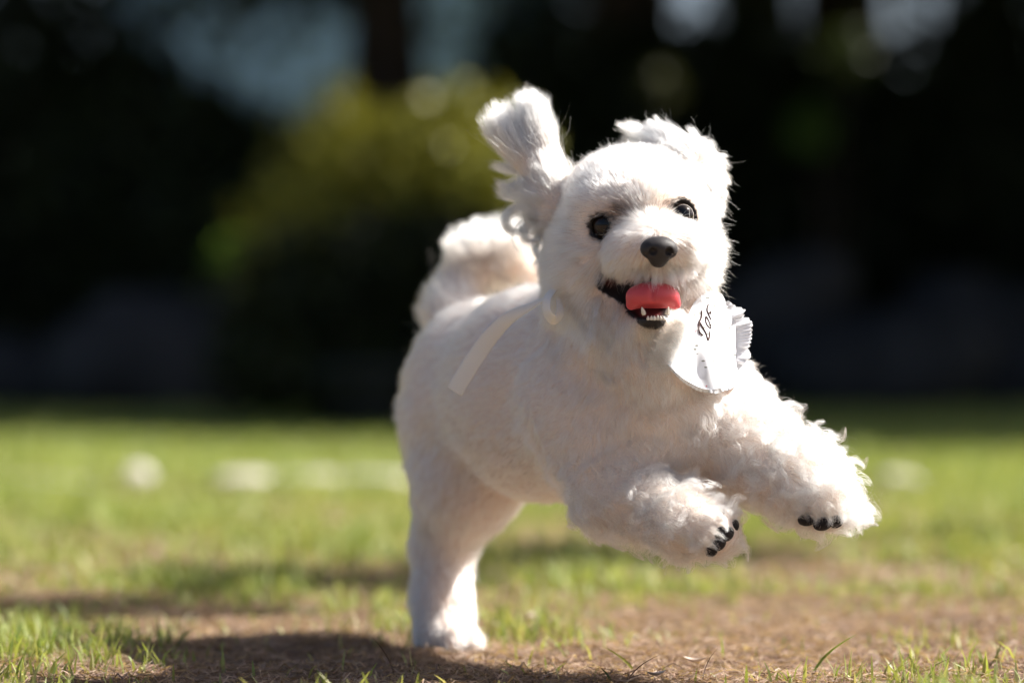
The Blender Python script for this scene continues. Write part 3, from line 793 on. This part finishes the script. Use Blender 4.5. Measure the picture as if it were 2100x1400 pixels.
# ---- paw pads (dark, under the two lifted front paws)
def pad(px, py, Y, r, n, sink):
    c = W(px, py, Y) - unit(n) * sink; A = axes(n, (0.3, 1, 0.2))
    V, F = uv_sphere(c, np.array(r), 16, 10, A)
    mesh_obj('paw_pad', V, F, M['pad'], dog)
    padspots.append((c, max(r)))
n1 = np.array([.80, -.35, -.45]); 
for (x, y, Y, r) in ((1503, 1080, -.048, .0080), (1492, 1096, -.056, .0088), (1477, 1113, -.058, .0088), (1461, 1127, -.054, .0076), (1478, 1093, -.057, .0092)):
    pad(x, y, Y, (r * .9, r, .0056), n1, .0008)
n2 = np.array([.15, -.35, -.9])
for (x, y, Y, r) in ((1657, 1070, -.044, .0088), (1688, 1080, -.053, .0086), (1714, 1075, -.048, .0076)):
    pad(x, y, Y, (r, r * .9, .0058), n2, .0028)

# ------------------------------------------------------------------ bandana
def bandana_Y(px, py):
    px = np.asarray(px, float); py = np.asarray(py, float)
    u = (px - 1400) / 145.0
    y = -.024 + .075 * np.clip(u, -.4, 2) * (.55 + .45 * np.clip(u, 0, 2)) + .034 * np.clip((700 - py) / 100, -1.2, 1.2) * .55
    y += .0060 * np.sin((px - .25 * (py - 700)) / 13.0) * np.clip((py - 640) / 120, 0, 1) + .0012 * np.sin(px / 9.0 + py / 17.0)
    return y
top = spline(np.array([(1408, 652), (1425, 618), (1455, 597), (1480, 603)]), 40)
bot = spline(np.array([(1368, 748), (1405, 780), (1452, 800), (1495, 785), (1514, 735)]), 40)
NV_ = 34
gx = []
for j in range(NV_):
    t = j / (NV_ - 1)
    q = top * (1 - t) + bot * t
    q[:, 0] += (12 * math.sin(t * math.pi) * np.linspace(0, 1, 40) ** 2)
    gx.append(q)
gx = np.array(gx)
ZY = bandana_Y(gx[..., 0], gx[..., 1])
SV = np.stack([W(a, b, c) for a, b, c in zip(gx[..., 0].ravel(), gx[..., 1].ravel(), ZY.ravel())])
bkd = kdtree.KDTree(len(SV))
for i_, p_ in enumerate(SV): bkd.insert(p_, i_)
bkd.balance()
# ------------------------------------------------------------------ fur
TRI = np.concatenate([BF[:, [0, 1, 2]], BF[:, [0, 2, 3]]])
def sample_roots(n, wt=None):
    a, b, c = BV[TRI[:, 0]], BV[TRI[:, 1]], BV[TRI[:, 2]]
    ar = np.linalg.norm(np.cross(b - a, c - a), axis=1)
    if wt is not None: ar = ar * wt[TRI].mean(1)
    i = rng.choice(len(TRI), n, p=ar / ar.sum())
    u = rng.random((n, 2)); f = u.sum(1) > 1; u[f] = 1 - u[f]
    w = np.stack([1 - u.sum(1), u[:, 0], u[:, 1]], 1)
    T = TRI[i]
    P = (BV[T] * w[..., None]).sum(1); N = unit((BN[T] * w[..., None]).sum(1))
    return P, N
def flow_of(p, P):
    f = p['flow']
    if isinstance(f, str):
        if f == 'nose':
            v = P - W(1340, 470, -.055); v = unit(v) + np.array([0, .35, -.05])
        elif f == 'lip':
            v = P - W(1350, 500, -.060); v[:, 1] *= .4; v = unit(v) + np.array([0, .05, -1.05])
        elif f == 'earfan':
            v = P - W(1160, 500, .062); v[:, 1] *= .3; v = unit(v)
        elif f == 'earlow':
            v = P - W(1175, 395, .06); v[:, 1] *= .4; v = unit(v) + np.array([-.5, 0, -.15])
        elif f == 'tail':
            v = P - W(1000, 590, .36); v = unit(v) + np.array([-.15, 0, .25])
        return unit(v)
    return np.broadcast_to(unit(f), P.shape)
def field(P, plist, sig=.010):
    n = len(P); ws = np.zeros(n); fl = np.zeros((n, 3))
    out = {k: np.zeros(n) for k in ('L', 'lift', 'curl', 'clump', 'bend', 'wob')}
    for p in plist:
        w = np.exp(-np.maximum(prim_sdf(P, p), -.02) / sig) + 1e-9
        ws += w; fl += w[:, None] * flow_of(p, P)
        for k in out: out[k] += w * p[k]
    for k in out: out[k] /= ws
    return unit(fl), out
def grow(P, Nn, fl, o, K, guides_frac=.03, rseed=1, fan=.10):
    r = np.random.default_rng(rseed); n = len(P)
    ft = fl - Nn * (fl * Nn).sum(1, keepdims=True) * .9; ft = unit(ft)
    # slowly wandering direction: tufts
    wob = np.stack([noise(P, 26, 11), noise(P, 26, 12), noise(P, 26, 13)], 1) * .32 + np.stack([noise(P, 70, 14), noise(P, 70, 15), noise(P, 70, 16)], 1) * .18
    d = unit(Nn * o['lift'][:, None] + ft * (1 - o['lift'])[:, None] + wob * (.55 * o['wob'])[:, None] + r.normal(0, fan, (n, 3)))
    L = o['L'] * (1 + .22 * noise(P, 22, 21) + .12 * noise(P, 60, 22)) * r.uniform(.62, 1.12, n)
    side = unit(np.cross(d, Nn + 1e-3)); nn = np.cross(side, d)
    ph = noise(P, 14, 31) * 5 + r.normal(0, .5, n); turns = r.uniform(4.0, 7.5, n) * (L / .02) ** .5
    ts = np.linspace(0, 1, K); pts = np.zeros((n, K, 3)); pts[:, 0] = P
    cur = P.copy(); dd = d.copy()
    for k in range(1, K):
        dd = unit(dd + (ft - .35 * Nn) * (o['bend'] / (K - 1))[:, None])
        cur = cur + dd * (L / (K - 1))[:, None]
        t = ts[k]
        off = o['curl'][:, None] * t ** .7 * ((np.cos(ph + turns * t) - np.cos(ph))[:, None] * side + (np.sin(ph + turns * t) - np.sin(ph))[:, None] * nn)
        pts[:, k] = cur + off
    # clumps
    ng = max(8, int(n * guides_frac)); gi = r.choice(n, ng, replace=False)
    kd = kdtree.KDTree(ng)
    for j, g in enumerate(gi): kd.insert(P[g], j)
    kd.balance()
    near = gi[np.array([kd.find(p)[1] for p in P])]
    amt = np.clip(o['clump'] * r.uniform(.75, 1.1, n), 0, .95)
    for k in range(1, K):
        a = (amt * ts[k] ** 1.3)[:, None]
        pts[:, k] = pts[:, k] * (1 - a) + pts[near, k] * a
    return pts, L
def strands(name, pts, rad, col_root, col_tip, parent=None, taper=.25):
    n, K, _ = pts.shape
    hc = bpy.data.hair_curves.new(name); hc.add_curves([K] * n)
    org = np.array(PWORLD[parent.name])
    hc.attributes['position'].data.foreach_set('vector', (pts - org).astype(np.float32).ravel())
    ra = hc.attributes.new('radius', 'FLOAT', 'POINT') if 'radius' not in hc.attributes else hc.attributes['radius']
    t = np.linspace(0, 1, K)
    rr = np.broadcast_to(np.asarray(rad), (n,))[:, None] * (1 - (1 - taper) * t ** 1.5)[None]
    ra.data.foreach_set('value', rr.astype(np.float32).ravel())
    ca = hc.attributes.new('tint', 'FLOAT_COLOR', 'POINT')
    c = np.ones((n, K, 4), np.float32)
    tt = np.clip(t * 1.6, 0, 1)[None, :, None]
    c[..., :3] = col_root[:, None] * (1 - tt) + col_tip[:, None] * tt
    ca.data.foreach_set('color', c.ravel())
    hc.materials.append(M['fur'])
    o = bpy.data.objects.new(name, hc); link(o, parent); PWORLD[o.name] = tuple(org)
    return o

def bald(P):
    m = np.ones(len(P), bool)
    m &= np.min([prim_sdf(P, p) for p in mouth], axis=0) > .0032
    for c, r in EYES: m &= np.linalg.norm(P - c, axis=1) > r + .0030
    m &= nose_fn(P) > .0012
    for c, r in padspots: m &= np.linalg.norm(P - c, axis=1) > r * .82
    m &= ~((np.linalg.norm((P - W(1338, 655, -.052)) / np.array([.0165, .014, .0065]), axis=1)) < 1)
    near_b = np.array([bkd.find(p)[2] if (p[0] > .12 and .2 < p[2] < .36 and p[1] < .09) else 1.0 for p in P])
    m &= near_b > .013
    return m
def fur_colors(P, n):
    tip = np.tile(np.array([.90, .81, .715]), (n, 1)); root = np.tile(np.array([.78, .58, .44]), (n, 1))
    # apricot staining on back, chest and legs
    ap = np.clip(noise(P, 5, 41) * .5 + noise(P, 12, 42) * .35, 0, 1)[:, None]
    tip = tip * (1 - .16 * ap * np.array([.3, .8, 1.0]))
    e = np.linalg.norm((P - W(1000, 560, .36)) / np.array([.060, .07, .022]), axis=1); w = np.clip(1.5 - e, 0, 1)[:, None] * .7  # tail hollow: shade painted into the tips together with an apricot tone
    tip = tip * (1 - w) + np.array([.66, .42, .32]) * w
    e = np.linalg.norm((P - W(1240, 735, .02)) / np.array([.035, .05, .022]), axis=1); w = np.clip(1.4 - e, 0, 1)[:, None] * .45  # chest fold: shade beneath the ruff painted in along with apricot
    tip = tip * (1 - w) + np.array([.62, .42, .31]) * w
    # tear stains: brown hair at the inner upper corner of each eye, dark beard edge on the lower lip
    for (c, r), off in zip(EYES, (W(1275, 436, -.018), W(1366, 430, -.020))):
        e = np.linalg.norm((P - off) / np.array([.020, .022, .0125]), axis=1)
        w = np.clip(1.35 - e, 0, 1)[:, None] * .95
        tip = tip * (1 - w) + np.array([.045, .028, .02]) * w; root = root * (1 - w) + np.array([.02, .012, .01]) * w
        e = np.linalg.norm(P - c, axis=1); w = np.clip(1 - (e - r - .001) / .006, 0, 1)[:, None] * .9
        tip = tip * (1 - w) + np.array([.10, .06, .045]) * w; root = root * (1 - w) + np.array([.03, .02, .018]) * w
    e = np.linalg.norm((P - W(1338, 658, -.050)) / np.array([.022, .02, .0095]), axis=1); w = np.clip(1.3 - e, 0, 1)[:, None] * .9
    tip = tip * (1 - w) + np.array([.16, .12, .10]) * w; root = root * (1 - w) + np.array([.02, .016, .015]) * w
    return root, tip * rng.uniform(.93, 1.05, (n, 1))

def region(P, plist, others, m=.0):
    a = np.min([prim_sdf(P, p) for p in plist], axis=0); b = np.min([prim_sdf(P, p) for p in others], axis=0)
    return a < b + m
BANDANA_KD = None
N_COAT = 290000
wt = np.ones(len(BV))
headness = np.exp(-np.maximum(np.linalg.norm(BV - W(1320, 480, 0), axis=1) - .09, 0) / .03); wt += 1.2 * headness
wt[(BN[:, 1] > .55) & (BV[:, 1] > .1)] *= .5        # the far side shows only from a step aside
P, Nn = sample_roots(N_COAT, wt); k = bald(P); P, Nn = P[k], Nn[k]
isR = region(P, earR, prims + tail_prims + earL); isL = region(P, earL, prims + tail_prims + earR); isT = region(P, tail_prims, prims)
cm = ~(isR | isL | isT)
def coat(name, P, Nn, plist, K, rad, parent, gf, seed, sig=.010, mod=None, fan=.10):
    fl, o = field(P, plist, sig)
    if mod: mod(P, Nn, fl, o)
    pts, L = grow(P, Nn, fl, o, K, gf, seed, fan)
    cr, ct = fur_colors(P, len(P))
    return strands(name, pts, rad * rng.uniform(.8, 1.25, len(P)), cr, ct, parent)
def coat_mod(P, Nn, fl, o):
    for c, r in EYES:      # short round the eyes
        d = np.linalg.norm(P - c, axis=1); o['L'] *= np.clip(.30 + (d - r) / .022, .30, 1)
    for c, r in padspots:
        d = np.linalg.norm(P - c, axis=1); o['L'] *= np.clip(.25 + (d - r) / .016, .25, 1)
    d = nose_fn(P); o['L'] *= np.clip(.30 + d / .020, .35, 1)
coat('coat', P[cm], Nn[cm], prims, 7, .000105, dog, .045, 1, mod=coat_mod)
def extra(plist, n):
    a = np.min([prim_sdf(BV, p) for p in plist], axis=0); b = np.min([prim_sdf(BV, p) for p in prims_all if not any(p is q for q in plist)], axis=0)
    return sample_roots(n, ((a < b + .002)).astype(float) + 1e-6)
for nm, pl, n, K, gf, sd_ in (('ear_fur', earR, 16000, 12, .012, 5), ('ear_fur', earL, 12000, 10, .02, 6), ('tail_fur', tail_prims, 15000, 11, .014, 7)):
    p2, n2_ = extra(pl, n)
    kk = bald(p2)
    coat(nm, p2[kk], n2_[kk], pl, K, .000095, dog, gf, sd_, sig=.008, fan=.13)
# separate locks: wind-blown curls under the raised ear, tuft on the other ear, feather on the elbow
def locks(name, lst, seed):
    r = np.random.default_rng(seed); K = 16; allp = []
    for pts, Y, rad, n, spread in lst:
        q = np.array([W(x, y, Y + .006 * math.sin(i * 1.3)) for i, (x, y) in enumerate(pts)]); s = spline(q, K)
        t = np.linspace(0, 1, K)
        off = r.normal(size=(n, 3)) * rad; end = r.normal(size=(n, 3)) * spread
        ln = r.uniform(.72, 1.04, n)
        base = np.stack([np.stack([np.interp(np.clip(t * l, 0, 1), t, s[:, j]) for j in range(3)], 1) for l in ln])
        wob_ = .0006 * np.sin(t[None] * r.uniform(5, 11, (n, 1)) + r.uniform(0, 6, (n, 1)))
        allp.append(base + off[:, None] * (1 - .75 * t ** 1.2)[None, :, None] + end[:, None] * (t ** 2)[None, :, None] + wob_[..., None] * r.normal(size=(n, 1, 3)))
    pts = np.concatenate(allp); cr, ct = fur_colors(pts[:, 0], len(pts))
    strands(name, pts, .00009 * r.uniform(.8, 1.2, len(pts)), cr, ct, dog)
locks('ear_fur', [
    ([(1135, 372), (1085, 352), (1040, 346), (1008, 338)], .072, .0050, 420, .0022), ([(1135, 385), (1080, 376), (1040, 385), (1016, 372)], .070, .0050, 380, .0022),
    ([(1130, 395), (1085, 395), (1045, 402), (1018, 392)], .072, .0045, 320, .0022), ([(1130, 410), (1090, 420), (1055, 430), (1036, 446), (1042, 470), (1066, 476), (1076, 462)], .068, .0036, 240, .0020),
    ([(1132, 425), (1100, 446), (1072, 470), (1082, 494), (1104, 492), (1108, 476)], .066, .0034, 200, .0020), ([(1135, 440), (1112, 475), (1098, 505), (1104, 528), (1120, 520)], .066, .0032, 180, .0018),
    ([(1136, 460), (1122, 500), (1112, 530), (1092, 546)], .066, .0030, 160, .0016), ([(1110, 430), (1075, 448), (1050, 478), (1062, 515), (1100, 522)], .070, .0010, 14, .0008),
    ([(1060, 310), (1022, 285), (1002, 268), (974, 262)], .076, .0014, 22, .0012), ([(1110, 350), (1060, 318), (1018, 285), (1004, 240)], .070, .0018, 60, .0016),
    ([(1120, 360), (1085, 320), (1058, 270), (1040, 205)], .064, .0030, 300, .0022), ([(1128, 350), (1108, 300), (1092, 250), (1080, 190)], .064, .0034, 320, .0024), ([(1140, 350), (1132, 300), (1120, 250), (1098, 188)], .066, .0030, 260, .0022)], 91)
locks('ear_fur', [([(1345, 300), (1310, 280), (1285, 264), (1266, 254)], .066, .0040, 260, .0018), ([(1350, 296), (1320, 272), (1296, 258), (1288, 248)], .070, .0035, 180, .0020), ([(1430, 300), (1445, 290), (1458, 296)], .058, .0030, 60, .0030), ([(1462, 350), (1474, 345), (1484, 352)], .05, .0030, 60, .0025)], 92)
locks('paw_fur', [([(1640, 1040), (1652, 1052), (1660, 1066)], -.056, .0030, 90, .0022), ([(1672, 1046), (1676, 1062), (1674, 1076)], -.062, .0028, 110, .0016), ([(1698, 1046), (1702, 1060), (1702, 1076)], -.064, .0028, 110, .0016), ([(1722, 1040), (1728, 1054), (1730, 1072)], -.060, .0026, 90, .0018),
    ([(1474, 1070), (1488, 1078), (1499, 1088)], -.064, .0026, 90, .0014), ([(1460, 1088), (1474, 1096), (1487, 1106)], -.070, .0026, 100, .0014), ([(1446, 1106), (1460, 1114), (1472, 1124)], -.070, .0026, 100, .0014), ([(1440, 1122), (1452, 1134), (1458, 1146)], -.062, .0028, 90, .0022), ([(1490, 1056), (1504, 1064), (1516, 1072)], -.054, .0028, 90, .0020)], 94)
paw_prims = [p for p in prims if 'b' in p and (np.allclose(p['b'], W(1692, 1024, -.030)) or np.allclose(p['b'], W(1630, 975, -.005)) or np.allclose(p['b'], W(1462, 1089, -.042)) or np.allclose(p['b'], W(1400, 1068, -.025)))]
p2, n2_ = extra(paw_prims, 9000); kk = bald(p2); p2, n2_ = p2[kk], n2_[kk]
def curly(P, Nn, fl, o):
    coat_mod(P, Nn, fl, o); o['L'] *= 1.25; o['curl'] *= 1.5; o['clump'][:] = .93; o['lift'] = np.clip(o['lift'] + .12, 0, .9)
coat('paw_fur', p2, n2_, prims_all, 12, .00009, dog, .022, 19, mod=curly, fan=.10)
locks('leg_feather', [([(1385, 1000), (1405, 985), (1422, 974), (1434, 956)], -.012, .0040, 260, .0030), ([(1400, 1000), (1415, 990), (1428, 985), (1436, 988)], -.014, .0035, 160, .0030), ([(1735, 1010), (1748, 1018), (1762, 1026)], -.045, .0020, 40, .0020)], 93)
rl = []
r_ = np.random.default_rng(97)
for i in range(26):
    f = i / 25; s0 = np.array([1398 - 52 * f, 650 + 92 * f]) + r_.normal(0, 5, 2); ln_ = r_.uniform(22, 40)
    rl.append(([tuple(s0), tuple(s0 + ln_ * np.array([.45, .42])), tuple(s0 + ln_ * np.array([.72, .95]) + r_.normal(0, 3, 2))], -.046 + r_.uniform(-.006, .004), .0042, 120, .0032))
locks('ruff_fur', rl, 98)
# moustache: combed locks that part at the nose and hang over the upper lip
mus = []
r_ = np.random.default_rng(95)
for i in range(62):
    th = R(r_.uniform(-8, 188)); dx, dy = math.cos(th), math.sin(th)
    s0 = np.array([1351 + 34 * dx, 520 + 26 * abs(dy) * (1 if dy > 0 else .3)]); ln_ = r_.uniform(34, 58)
    s1 = s0 + ln_ * .5 * np.array([dx, .25 + dy * .6]); s2 = s0 + ln_ * np.array([dx * .85 , .45 + dy * .45]) + r_.normal(0, 3, 2)
    mus.append(([tuple(s0), tuple(s1), tuple(s2)], -.0655 + .012 * abs(dx) + r_.uniform(-.002, .003), .0016, 42, .0016))
locks('moustache', mus, 96)
# loose guard hairs that stand off the outline
p2, n2_ = sample_roots(5000, wt); kk = bald(p2); p2, n2_ = p2[kk], n2_[kk]
def fly(P, Nn, fl, o):
    coat_mod(P, Nn, fl, o); o['L'] *= 1.18; o['lift'] = np.clip(o['lift'] + .2, 0, .9); o['curl'] *= 1.6; o['clump'] *= .1
coat('guard_hair', p2, n2_, prims_all, 8, .00006, dog, .1, 9, mod=fly, fan=.25)

# ------------------------------------------------------------------ bandana parts
SF = np.array([(j * 40 + i, (j + 1) * 40 + i, (j + 1) * 40 + i + 1, j * 40 + i + 1) for j in range(NV_ - 1) for i in range(39)])
def print_mat():
    m, N, L, b = new_mat('floral_cotton')
    b.inputs['Roughness'].default_value = .85; b.inputs['Specular IOR Level'].default_value = .15
    tc = N.new('ShaderNodeTexCoord')
    col = None
    base = N.new('ShaderNodeRGB'); base.outputs[0].default_value = (.72, .73, .76, 1); col = base.outputs[0]
    wv = N.new('ShaderNodeTexNoise'); wv.inputs['Scale'].default_value = 420; L.new(tc.outputs['Object'], wv.inputs['Vector'])
    for sc_, thr, c in ((150, .24, (.16, .17, .13, 1)), (95, .10, (.50, .10, .14, 1)), (80, .15, (.40, .50, .68, 1))):
        v = N.new('ShaderNodeTexVoronoi'); v.inputs['Scale'].default_value = sc_
        mp = N.new('ShaderNodeMapping'); mp.inputs['Rotation'].default_value = (sc_ * .01, .6, sc_ * .013); mp.inputs['Scale'].default_value = (1.0, 1.0, 2.2 if sc_ == 150 else 1)
        L.new(tc.outputs['Object'], mp.inputs[0]); L.new(mp.outputs[0], v.inputs['Vector'])
        lt = N.new('ShaderNodeMath'); lt.operation = 'LESS_THAN'; lt.inputs[1].default_value = thr; L.new(v.outputs['Distance'], lt.inputs[0])
        sel = N.new('ShaderNodeSeparateColor'); L.new(v.outputs['Color'], sel.inputs[0])
        gt = N.new('ShaderNodeMath'); gt.operation = 'GREATER_THAN'; gt.inputs[1].default_value = .45; L.new(sel.outputs[0], gt.inputs[0])
        mu = N.new('ShaderNodeMath'); mu.operation = 'MULTIPLY'; L.new(lt.outputs[0], mu.inputs[0]); L.new(gt.outputs[0], mu.inputs[1])
        m2 = N.new('ShaderNodeMath'); m2.operation = 'MULTIPLY'; m2.inputs[1].default_value = .9; L.new(mu.outputs[0], m2.inputs[0])
        mx = N.new('ShaderNodeMix'); mx.data_type = 'RGBA'; L.new(m2.outputs[0], mx.inputs[0]); L.new(col, mx.inputs[6]); mx.inputs[7].default_value = c
        col = mx.outputs[2]
    L.new(col, b.inputs['Base Color'])
    bp = N.new('ShaderNodeBump'); bp.inputs['Strength'].default_value = .15; bp.inputs['Distance'].default_value = .0004
    L.new(wv.outputs[0], bp.inputs['Height']); L.new(bp.outputs[0], b.inputs['Normal'])
    return m
M['print'] = print_mat()
def solid(o, th, sub=1):
    s = o.modifiers.new('thickness', 'SOLIDIFY'); s.thickness = th; s.offset = 0
    if sub:
        q = o.modifiers.new('smooth', 'SUBSURF'); q.levels = sub; q.render_levels = sub
bandana = mesh_obj('bandana', SV, SF, M['print'], dog)
bandana['label'] = 'white floral cotton bandana with ruffled lace edge on the chest'
solid(bandana, .0008)
# ruffled trim along the lower and outer edge
edge = np.vstack([gx[-1, 2:], gx[::-1, -1][1:-3]])
es = spline(edge[::3], 260)
nrm2 = np.gradient(es, axis=0); nrm2 = unit(np.stack([-nrm2[:, 1], nrm2[:, 0]], 1))
ctr = np.array([1440, 700]); sgn = np.sign(((es - ctr) * nrm2).sum(1)); nrm2 *= np.sign(sgn.mean())
wdt = np.interp(np.linspace(0, 1, 260), [0, .3, .48, .6, .75, .9, 1], [5, 8, 20, 24, 34, 26, 8])
LV = []
NR = 9
for j in range(NR):
    t = j / (NR - 1)
    for i in range(260):
        ph_ = i * .16 + 1.5 * math.sin(i * .083) + .8 * math.sin(i * .047 + 1); ruf = math.sin(ph_) + .35 * math.sin(2.7 * ph_ + 1); ruf2 = math.sin(ph_ + 1.4) + .3 * math.sin(3.1 * ph_)
        w_ = wdt[i] * (1 + .16 * ruf2 * t + .05 * math.sin(i * .9) * t)
        q = es[i] + nrm2[i] * (w_ * t - 2)
        y = float(bandana_Y(es[i, 0], es[i, 1])) - .0012 + t * (.0048 * ruf + .0012 * math.sin(i * 1.1) + .004) * min(1, wdt[i] / 14)
        LV.append(W(q[0], q[1], y))
LF = np.array([(j * 260 + i, (j + 1) * 260 + i, (j + 1) * 260 + i + 1, j * 260 + i + 1) for j in range(NR - 1) for i in range(259)])
lace = mesh_obj('lace_trim', LV, LF, M['lace'], bandana); solid(lace, .0004)
# embroidered letters: brown raised stitching
Z0, ZS = np.array([1380, 580]), 180 / 1008
letters = [
    [[(330, 320), (332, 365), (322, 410), (305, 445), (298, 510), (308, 565), (345, 602)],
     [(308, 450), (345, 515), (380, 580), (403, 655), (418, 620), (422, 560)]],
    [[(432, 522), (400, 492), (378, 440), (380, 385), (405, 420), (425, 470), (440, 520)],
     [(408, 245), (394, 300), (405, 345), (428, 400), (442, 425)]],
    [[(420, 335), (436, 350), (430, 325)]],
]
for strokes in letters:
    Vs, Fs = [], []
    for s in strokes:
        q = spline(np.array(s, float), 40) * ZS + Z0
        rr = .00075 if strokes is letters[0] else .00055
        p3 = np.array([W(a, b, float(bandana_Y(a, b)) - .0012) for a, b in q])
        V, F = tube(p3, rr * (1 + .18 * np.sin(np.arange(40) * 2.2)), 6)
        base = sum(len(v) for v in Vs); Vs.append(V); Fs += [tuple(i + base for i in f) for f in F]
    mesh_obj('embroidered_letter', np.vstack(Vs), Fs, M['thread'], bandana)
# tie ribbon that streams back from the neck, and its small loop
def strip(name, cl, widths, twist, n=60):
    q = spline(np.array(cl, float), n); p3 = np.array([W(a, b, c) for a, b, c in q])
    t = unit(np.gradient(p3, axis=0)); wv = np.interp(np.linspace(0, 1, n), np.linspace(0, 1, len(widths)), widths)
    tw = np.interp(np.linspace(0, 1, n), np.linspace(0, 1, len(twist)), twist)
    s0 = unit(np.cross(t, np.array([0, 1.0, 0]))); s1 = np.cross(t, s0)
    sd2 = np.cos(tw)[:, None] * s0 + np.sin(tw)[:, None] * s1
    V = []
    for j in range(5):
        f = j / 4 - .5
        V += list(p3 + sd2 * (wv * f)[:, None] + s1 * (.0012 * (1 - 4 * f * f)))
    F = np.array([(j * n + i, j * n + i + 1, (j + 1) * n + i + 1, (j + 1) * n + i) for j in range(4) for i in range(n - 1)])
    o = mesh_obj(name, V, F, M['ribbon'], bandana); solid(o, .0006); return o
strip('tie_ribbon', [(1160, 585, .02), (1125, 608, .025), (1088, 628, .04), (1040, 655, .055), (1000, 697, .065), (965, 748, .07), (932, 803, .075)],
      [.005, .004, .008, .013, .016, .0165, .0165], [1.2, 1.1, .6, .15, 0, .1, .15])
strip('ribbon_loop', [(1138, 590, .015), (1122, 612, .005), (1122, 640, .0), (1136, 656, .0), (1149, 640, .005), (1146, 610, .015)],
      [.006, .011, .014, .014, .011, .006], [.6, .9, 1.0, .9, .8, .6], 40)
